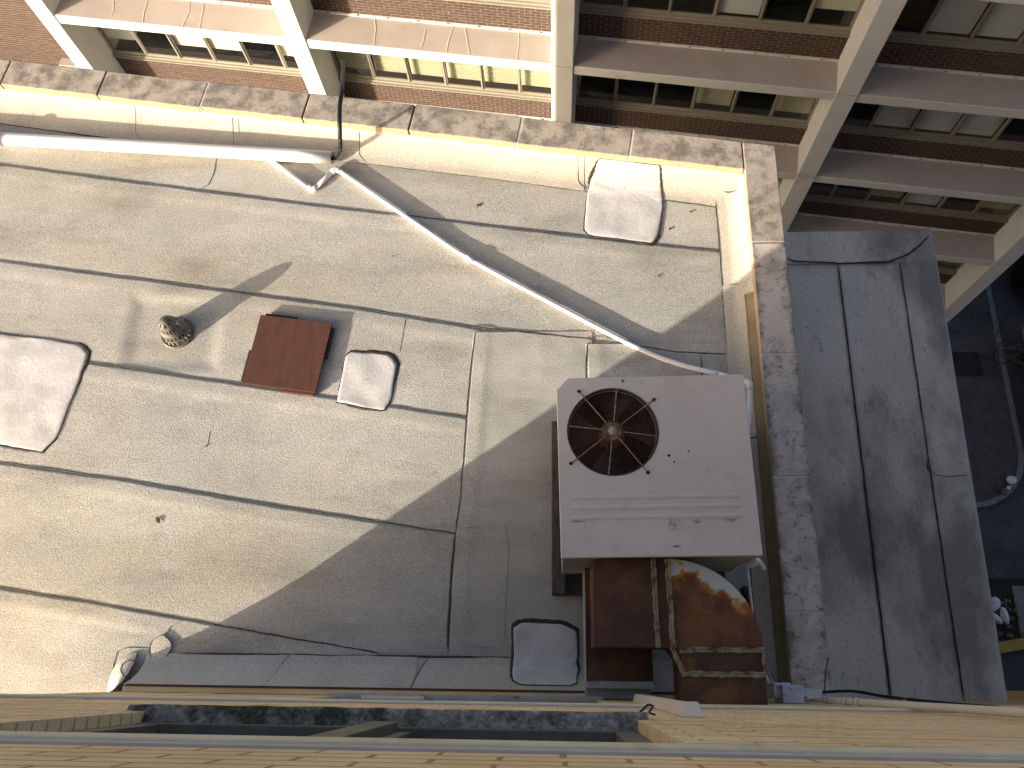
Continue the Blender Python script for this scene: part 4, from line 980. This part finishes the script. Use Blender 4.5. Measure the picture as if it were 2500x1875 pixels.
# mastic bands over the duct joints
def band(p0, p1, w, seed, z=dz1):
    P = dense([p0, p1], .01); d = (P[-1] - P[0]).normalized(); nn = Vector((-d.y, d.x, 0)); rows = []
    for i, p in enumerate(P):
        rows.append([p + nn * w * s * (1 + .5 * nz(i * .05, s, 4, seed) + .25 * nz(i * .1, s, 9, seed)) + Vector((0, 0, h + .003 * nz(i * .1, s * 3, 3, seed + 1))) for s, h in ((-1, .0008), (-.7, .007), (-.3, .0045), (0, .003), (.35, .006), (.75, .008), (1, .0008))])
    return build(MB().grid(rows), 'mastic_band', M['mastic'], du, fix=False)
x1 = ic.x - .08; band(Vector((x1 - .010, yA, dz1)), Vector((x1 - .004, ic.y, dz1)), .015, 1); band(Vector((ic.x - .006, yA, dz1)), Vector((ic.x + .002, ic.y, dz1)), .016, 2)
ya = gd(1400, 885, dz1).y; yb_ = gd(1400, 1095, dz1).y
band(Vector((leg_x0 - .01, ya, dz1)), Vector((xr_ + .004, ya + .004, dz1)), .015, 3); band(Vector((leg_x0 - .005, yb_, dz1)), Vector((xr_ + .004, yb_ + .004, dz1)), .016, 4)
band(Vector((ic.x - .01, ic.y + .02, dz1)), Vector((leg_x0 + .0, ya - .12, dz1 - .004)), .014, 5)
band(Vector((xr_ - .006, ya, dz1)), Vector((xr_ - .004, yb_, dz1)), .010, 6)
# peeling strips
for pts in ([(1445, 708), (1500, 735), (1560, 752), (1625, 748)], [(1600, 815), (1645, 800)], [(1660, 860), (1700, 840), (1725, 810)], [(840, 765), (880, 765), (908, 745)]):
    ribbon([gd(x, y, dz1) for x, y in pts], .003, .006, 'peeling_mastic', M['mastic'], z=.006, parent=du, seed=pts[0][0] % 13)
# return duct below
rd = thing('return_duct', 'low rusty square duct with a grey flange under the elbow duct', 'duct', (.35, .3, .1))
rz = .52; rx0 = gd(330, 1140, rz).x; rx1 = gd(905, 1000, rz).x; ry0 = gd(600, 1145, rz).y
build(MB().prism([(rx0, ry0), (rx1, ry0), (rx1, yA - .005), (rx0 - .0, yA - .005)], .12, rz), 'duct_box', M['rust'], rd, bevel=.005)
build(MB().box(rx0 - .006, rx1 + .004, ry0 - .05, ry0 - .002, .10, rz - .015).box(rx0 - .006, rx1, ry0 - .115, ry0 - .05, .06, rz - .16), 'flange', M['zinc'], rd, bevel=.004)
build(MB().box(rx0 - .004, rx0 - .001, ry0, yA, .12, rz + .004), 'side_trim', M['zinc'], rd)
# loose black wires between the ducts
wr = thing('wire_bundle', 'tangle of black wires hanging between the two rusty ducts', 'wires', (.55, .1, .1))
for k in range(6):
    x = lerp(.47, .58, k / 5); P = [Vector((x + rng.uniform(-.03, .03), lerp(.34, -.06, i / 6) + rng.uniform(-.02, .02), .42 - .05 * i + rng.uniform(-.05, .05))) for i in range(7)]
    build(MB().tube(smoothpath(P), .007, 6), 'wire', M['black'], wr, True)
# thin grey conduits right of the elbow
cd = thing('cable_bundle', 'thin grey cables running down beside the elbow duct to the wall box', 'cables', (1.35, .3, .1))
for k in range(3):
    P = [gd(1725 + 14 * k, 150, .55), gd(1745 + 10 * k, 330, .6 - .05 * k), gd(1775 + 8 * k, 560, .52), gd(1835 + 6 * k, 860, .45), gd(1885 + 8 * k, 1080, .45), gd(1925 + 5 * k, 1190, .5)]
    build(MB().tube(smoothpath(P), .005 + .002 * (k == 0), 6), 'cable', M['greybox'] if k != 2 else M['black'], cd, True)
o = tag(build(MB().tube(smoothpath([gd(1870, 170, .5), gd(1820, 100, .62), gd(1790, 130, .6), gd(1740, 150, .55)]), [.016] * 25, 8), 'drain_elbow', M['white_pvc'], None, True), 'short white plastic drain elbow at the lower right corner of the air conditioner', 'pipe')
tag(build(MB().box(1.30, 1.36, .48, .62, .02, .12).box(1.31, 1.35, .52, .58, .12, .16), 'brick_block', M['rustplate'], None, bevel=.008), 'red brick lying in the gap right of the elbow duct', 'brick')

# ================================================================== PIPES, VENT, PLATE
r4 = .056
pa, pb_ = G(-10, 338, .068), G(812, 385, .068)
dr = (pb_ - pa).normalized(); pa2 = pa - dr * 2.6
dp = thing('drain_pipe', 'thick white plastic pipe lying along the far parapet', 'pipe', (pa.x, pa.y, 0))
tb = MB().tube(dense([pa2, pb_], .3), r4, 24, cap=False); tb.tube(dense([pa2, pb_], .3), r4 - .005, 24, cap=False)
nn_ = len(tb.v) // 2
tb.f += [(nn_ - 24 + j, nn_ - 24 + (j + 1) % 24, 2 * nn_ - 24 + (j + 1) % 24, 2 * nn_ - 24 + j) for j in range(24)]
build(tb, 'pipe', M['white_pvc'], dp, True)
cpl = G(3, 339, .085); build(MB().tube([cpl - dr * .03, cpl + dr * .004], r4 + .006, 24), 'coupling', M['joint'], dp)
hp = [pb_ - dr * .5, pb_ - dr * .05 + Vector((0, 0, -.015)), G(820, 380, .09), G(830, 362, .22), G(830, 335, .36), G(829, 300, .455), G(829, 268, .462), G(831, 245, .45), G(834, 224, .44), G(836, 200, .30), G(838, 150, -.3)]
tag(build(MB().tube(smoothpath(hp, 8), .019, 10), 'black_hose', M['black'], None, True), 'black hose leaving the thick white pipe and bending over the coping', 'hose')
# thin condensate pipe
rc = .0185
pts = [G(640, 378, .03), G(764, 465, .028), G(820, 411, .028), G(1024, 551, .03), G(1147, 633, .03), G(1380, 758, .032), G(1560, 851, .034), G(1660, 890, .06), G(1757, 914, .13)]
cp = thing('condensate_pipe', 'thin white plastic pipe zigzagging across the roof to the air conditioner', 'pipe', (pts[3].x, pts[3].y, 0))
build(MB().tube(pts[0:2], rc, 14), 'pipe_run', M['white_pvc'], cp, True); build(MB().tube(pts[1:3], rc, 14), 'pipe_run', M['white_pvc'], cp, True)
build(MB().tube(smoothpath(pts[2:], 6), rc, 14), 'pipe_run', M['white_pvc'], cp, True)
def elbow(a, b, c):
    d1 = (a - b).normalized(); d2 = (c - b).normalized(); P = [b + d1 * .05, b + d1 * .02 + d2 * .004, b + d1 * .006 + d2 * .006, b + d2 * .02 + d1 * .004, b + d2 * .05]
    build(MB().tube(P, rc + .006, 14), 'elbow', M['white_pvc'], cp, True)
elbow(pts[0], pts[1], pts[2]); elbow(pts[1], pts[2], pts[3])
e1_, e2_, e3_, e4_ = G(1757, 914, .13), G(1832, 936, .26), G(1826, 1040, .24), G(1806, 1200, .22)
build(MB().tube(smoothpath([e1_, e1_.lerp(e2_, .6), e2_], 4), rc, 14), 'pipe_run', M['white_pvc'], cp, True); build(MB().tube(smoothpath([e2_, e3_, e4_], 4), rc, 14), 'pipe_run', M['white_pvc'], cp, True)
elbow(e1_, e2_, e3_)
for q_ in (4,): build(MB().tube([pts[q_] - (pts[5] - pts[4]).normalized() * .04, pts[q_] + (pts[5] - pts[4]).normalized() * .04], rc + .005, 14), 'coupling', M['white_pvc'], cp, True)

# roof vent: slotted zinc beehive
vt = thing('roof_vent', 'slotted metal beehive vent cap standing in a sunken square', 'vent', (vc.x, vc.y, -.02))
zb = -.014
prof = [(.122, .0), (.116, .014), (.110, .034), (.107, .054), (.105, .066), (.103, .086), (.099, .106), (.094, .120), (.082, .134), (.080, .152), (.076, .176), (.070, .198), (.057, .222), (.036, .243), (.015, .253), (.004, .255)]
nC = 40; b = MB()
for (r, z) in prof:
    for j in range(nC):
        a = 2 * math.pi * j / nC; b.v.append((vc.x + r * math.cos(a), vc.y + r * math.sin(a), zb + z))
for i in range(len(prof) - 1):
    for j in range(nC):
        slot = (i in (1, 2, 4, 5, 9, 10) and j % 2 == 0) or (i == 12 and j % 5 < 2)
        if not slot: b.f.append((i * nC + j, i * nC + (j + 1) % nC, (i + 1) * nC + (j + 1) % nC, (i + 1) * nC + j))
build(b, 'slotted_dome', M['vent'], vt, False, solid=.003)
build(MB().lathe([(.136, .0), (.137, .012), (.124, .018), (.118, .012)], (vc.x, vc.y, zb), 40), 'base_ring', M['vent'], vt, True)
build(MB().lathe([(.06, .0), (.06, .022), (.0005, .022)], (vc.x, vc.y, zb), 24), 'inner_pipe', M['dark'], vt)
# rusty square plate
z7 = lambda x, y: (340 + x * .25316, 620 + y * .25316)
pc = [G(*z7(*p), .045) for p in ((1172, 588), (1860, 668), (1700, 1338), (995, 1245))]
pl = thing('steel_plate', 'rust brown square steel cover plate lying on the roof', 'plate', (pc[0].x + .3, pc[0].y - .3, 0))
ce = sum(pc, Vector()) / 4
build(MB().prism([(p.x, p.y) for p in (pc[3], pc[2], pc[1], pc[0])], .037, .049), 'plate', M['rustplate'], pl, bevel=.002)
build(MB().prism([((p * .96 + ce * .04).x, (p * .96 + ce * .04).y) for p in (pc[3], pc[2], pc[1], pc[0])], .004, .036), 'curb', M['rustplate_dk'], pl)
for i, (a, c, f0, f1, mt_) in enumerate(((pc[0], pc[1], .06, .50, 'rustplate_dk'), (pc[1], pc[2], .06, .50, 'rustplate_dk'), (pc[2], pc[3], .03, .46, 'rustplate'), (pc[3], pc[0], .03, .48, 'rustplate_dk'))):
    d = (c - a).normalized(); nn = Vector((-d.y, d.x, 0)); L0 = (c - a).length; q0, q1 = a + d * L0 * f0, a + d * L0 * f1
    P = [q0 + nn * .001, q1 + nn * .001, q1 + nn * .022, q0 + nn * .022]; build(MB().prism([(p.x, p.y) for p in P][::1], .012, .036), 'edge_tab', M[mt_], pl)

# ================================================================== THINGS ON THE BRICK WALL
wc = thing('wall_trunking', 'white trunking cover with slanted top fixed upright on the brick wall', 'trunking', (.49, WY, Z(5.2)))
xa_, xb2 = .455, .525
build(MB().add([(xa_, WY + .002, Z(3.2)), (xb2, WY + .002, Z(3.2)), (xb2 - .008, WY + .045, Z(3.24)), (xa_ + .012, WY + .045, Z(3.24)), (xa_, WY + .002, Z(5.15)), (xb2, WY + .002, Z(5.15)), (xb2 - .008, WY + .045, Z(5.15)), (xa_ + .012, WY + .045, Z(5.15))],
    [(0, 1, 2, 3), (4, 7, 6, 5), (0, 3, 7, 4), (3, 2, 6, 7), (2, 1, 5, 6)]), 'cover', M['cream_pvc'], wc, bevel=.003)
build(MB().add([(xa_ - .004, WY + .002, Z(3.17)), (xb2 + .004, WY + .002, Z(3.17)), (xb2 - .006, WY + .05, Z(3.22)), (xa_ + .010, WY + .05, Z(3.22)), (xa_ - .004, WY + .002, Z(3.26)), (xb2 + .004, WY + .002, Z(3.26)), (xb2 - .006, WY + .05, Z(3.26)), (xa_ + .010, WY + .05, Z(3.26))],
    [(0, 1, 2, 3), (4, 7, 6, 5), (0, 3, 7, 4), (3, 2, 6, 7), (2, 1, 5, 6)]), 'cap', M['cream_pvc'], wc, bevel=.002)
jb = thing('junction_box', 'flaking grey white electrical box at the foot of the brick wall', 'electrical box', (1.42, WY, .4))
jz = .62; j0 = G(1884, 1672, jz); j1 = G(1962, 1680, jz)
build(MB().box(j0.x + .06, j1.x, WY + .003, j0.y + .0, jz - .22, jz), 'box', M['greybox'], jb, bevel=.006)
build(MB().box(j0.x + .02, j1.x - .06, WY + .03, j0.y + .014, jz - .26, jz - .05), 'rear_box', M['greybox'], jb, bevel=.005)
build(MB().box(j1.x + .002, j1.x + .12, WY + .04, j0.y - .02, jz - .2, jz - .04), 'side_bracket', M['greybox'], jb, bevel=.003)
cv = thing('conduit', 'cream plastic conduit climbing the brick wall at the right edge', 'conduit', (1.6, WY, .5))
cz = [(1.50, .5), (1.56, .62), (1.60, .9), (1.625, 1.3), (1.66, 2.0), (1.70, 2.6), (1.75, 3.6), (1.8, 5.0)]
P = smoothpath([Vector((x, WY + .028, z)) for x, z in cz], 5)
build(MB().tube(P, .0175, 14), 'pipe', M['cream_pvc'], cv, True)
for z in (.78, 1.02, 1.22): 
    i = min(range(len(P)), key=lambda i: abs(P[i].z - z)); d = (P[i + 1] - P[i]).normalized(); build(MB().tube([P[i] - d * .03, P[i] + d * .03], .0215, 14), 'coupling', M['cream_pvc'], cv, True)
    build(MB().tube([P[i] + d * .031, P[i] + d * .037], .0225, 14), 'strap', M['zinc'], cv)
bp = smoothpath([Vector((1.49, WY + .04, .48)), Vector((1.66, WY + .06, .30)), Vector((1.86, WY + .075, .38)), Vector((1.98, WY + .05, .6)), Vector((2.1, WY + .03, 1.0)), Vector((2.15, WY + .02, 1.6))])
tag(build(MB().tube(bp, .009, 8), 'black_cable', M['black'], None, True), 'black cable looping from the grey box along the brick wall', 'cable')
tag(build(MB().tube(smoothpath([Vector((1.70, WY + .06, .36)), Vector((1.72, WY + .2, .37)), Vector((1.735, WY + .27, .41))]), .0035, 6), 'cable_end', M['black'], None, True), 'stray black wire end poking over the right coping', 'wire')
tp = [Vector((.275, WY + .012, Z(2.98))), Vector((.29, WY + .03, Z(2.92))), Vector((.305, WY + .045, Z(2.90))), Vector((.325, WY + .04, Z(2.93))), Vector((.318, WY + .02, Z(2.99))), Vector((.34, WY + .012, Z(3.02)))]
tag(build(MB().tube(smoothpath(tp), .0035, 6), 'plastic_strip', M['rustplate_dk'], None, True), 'curled brown strip caught at the right end of the mossy sill', 'strip')

# ================================================================== LITTER
def leaf(u, v, L, a, label, z=.012):
    c = G(u, v, z); d = Vector((math.cos(a), math.sin(a), 0)); w = Vector((-d.y, d.x, 0)); rows = []
    for i in range(7):
        t = i / 6; ww = L * .28 * math.sin(math.pi * min(1, t * 1.05 + .02)) + .001
        rows.append([c + d * L * (t - .5) + w * s * ww + Vector((0, 0, -.006 + .006 * abs(s) * math.sin(t * 3) + .002 * t)) for s in (-1, 0, 1)])
    tag(build(MB().grid(rows), 'dry_leaf', M['leaf'], None, True, solid=.001, fix=False), label, 'leaf', 'dry leaves on the roof')
leaf(1168, 501, .05, .6, 'dry brown leaf near the far parapet left of the tall patch')
leaf(1636, 558, .035, .9, 'dry leaf just right of the tall white patch')
leaf(1608, 673, .03, .5, 'dry leaf in the sunlit corner between thin pipe and parapet')
leaf(385, 1270, .06, -.9, 'curled dry leaf on the sunlit sheet above the wall corner')
leaf(502, 1089, .02, .3, 'tiny dark leaf speck below the rusty plate and vent')
leaf(1687, 517, .028, -.4, 'tiny dry leaf near the far right corner flashing')
leaf(959, 625, .02, .5, 'small dry leaf on the open sheet left of the thin pipe')
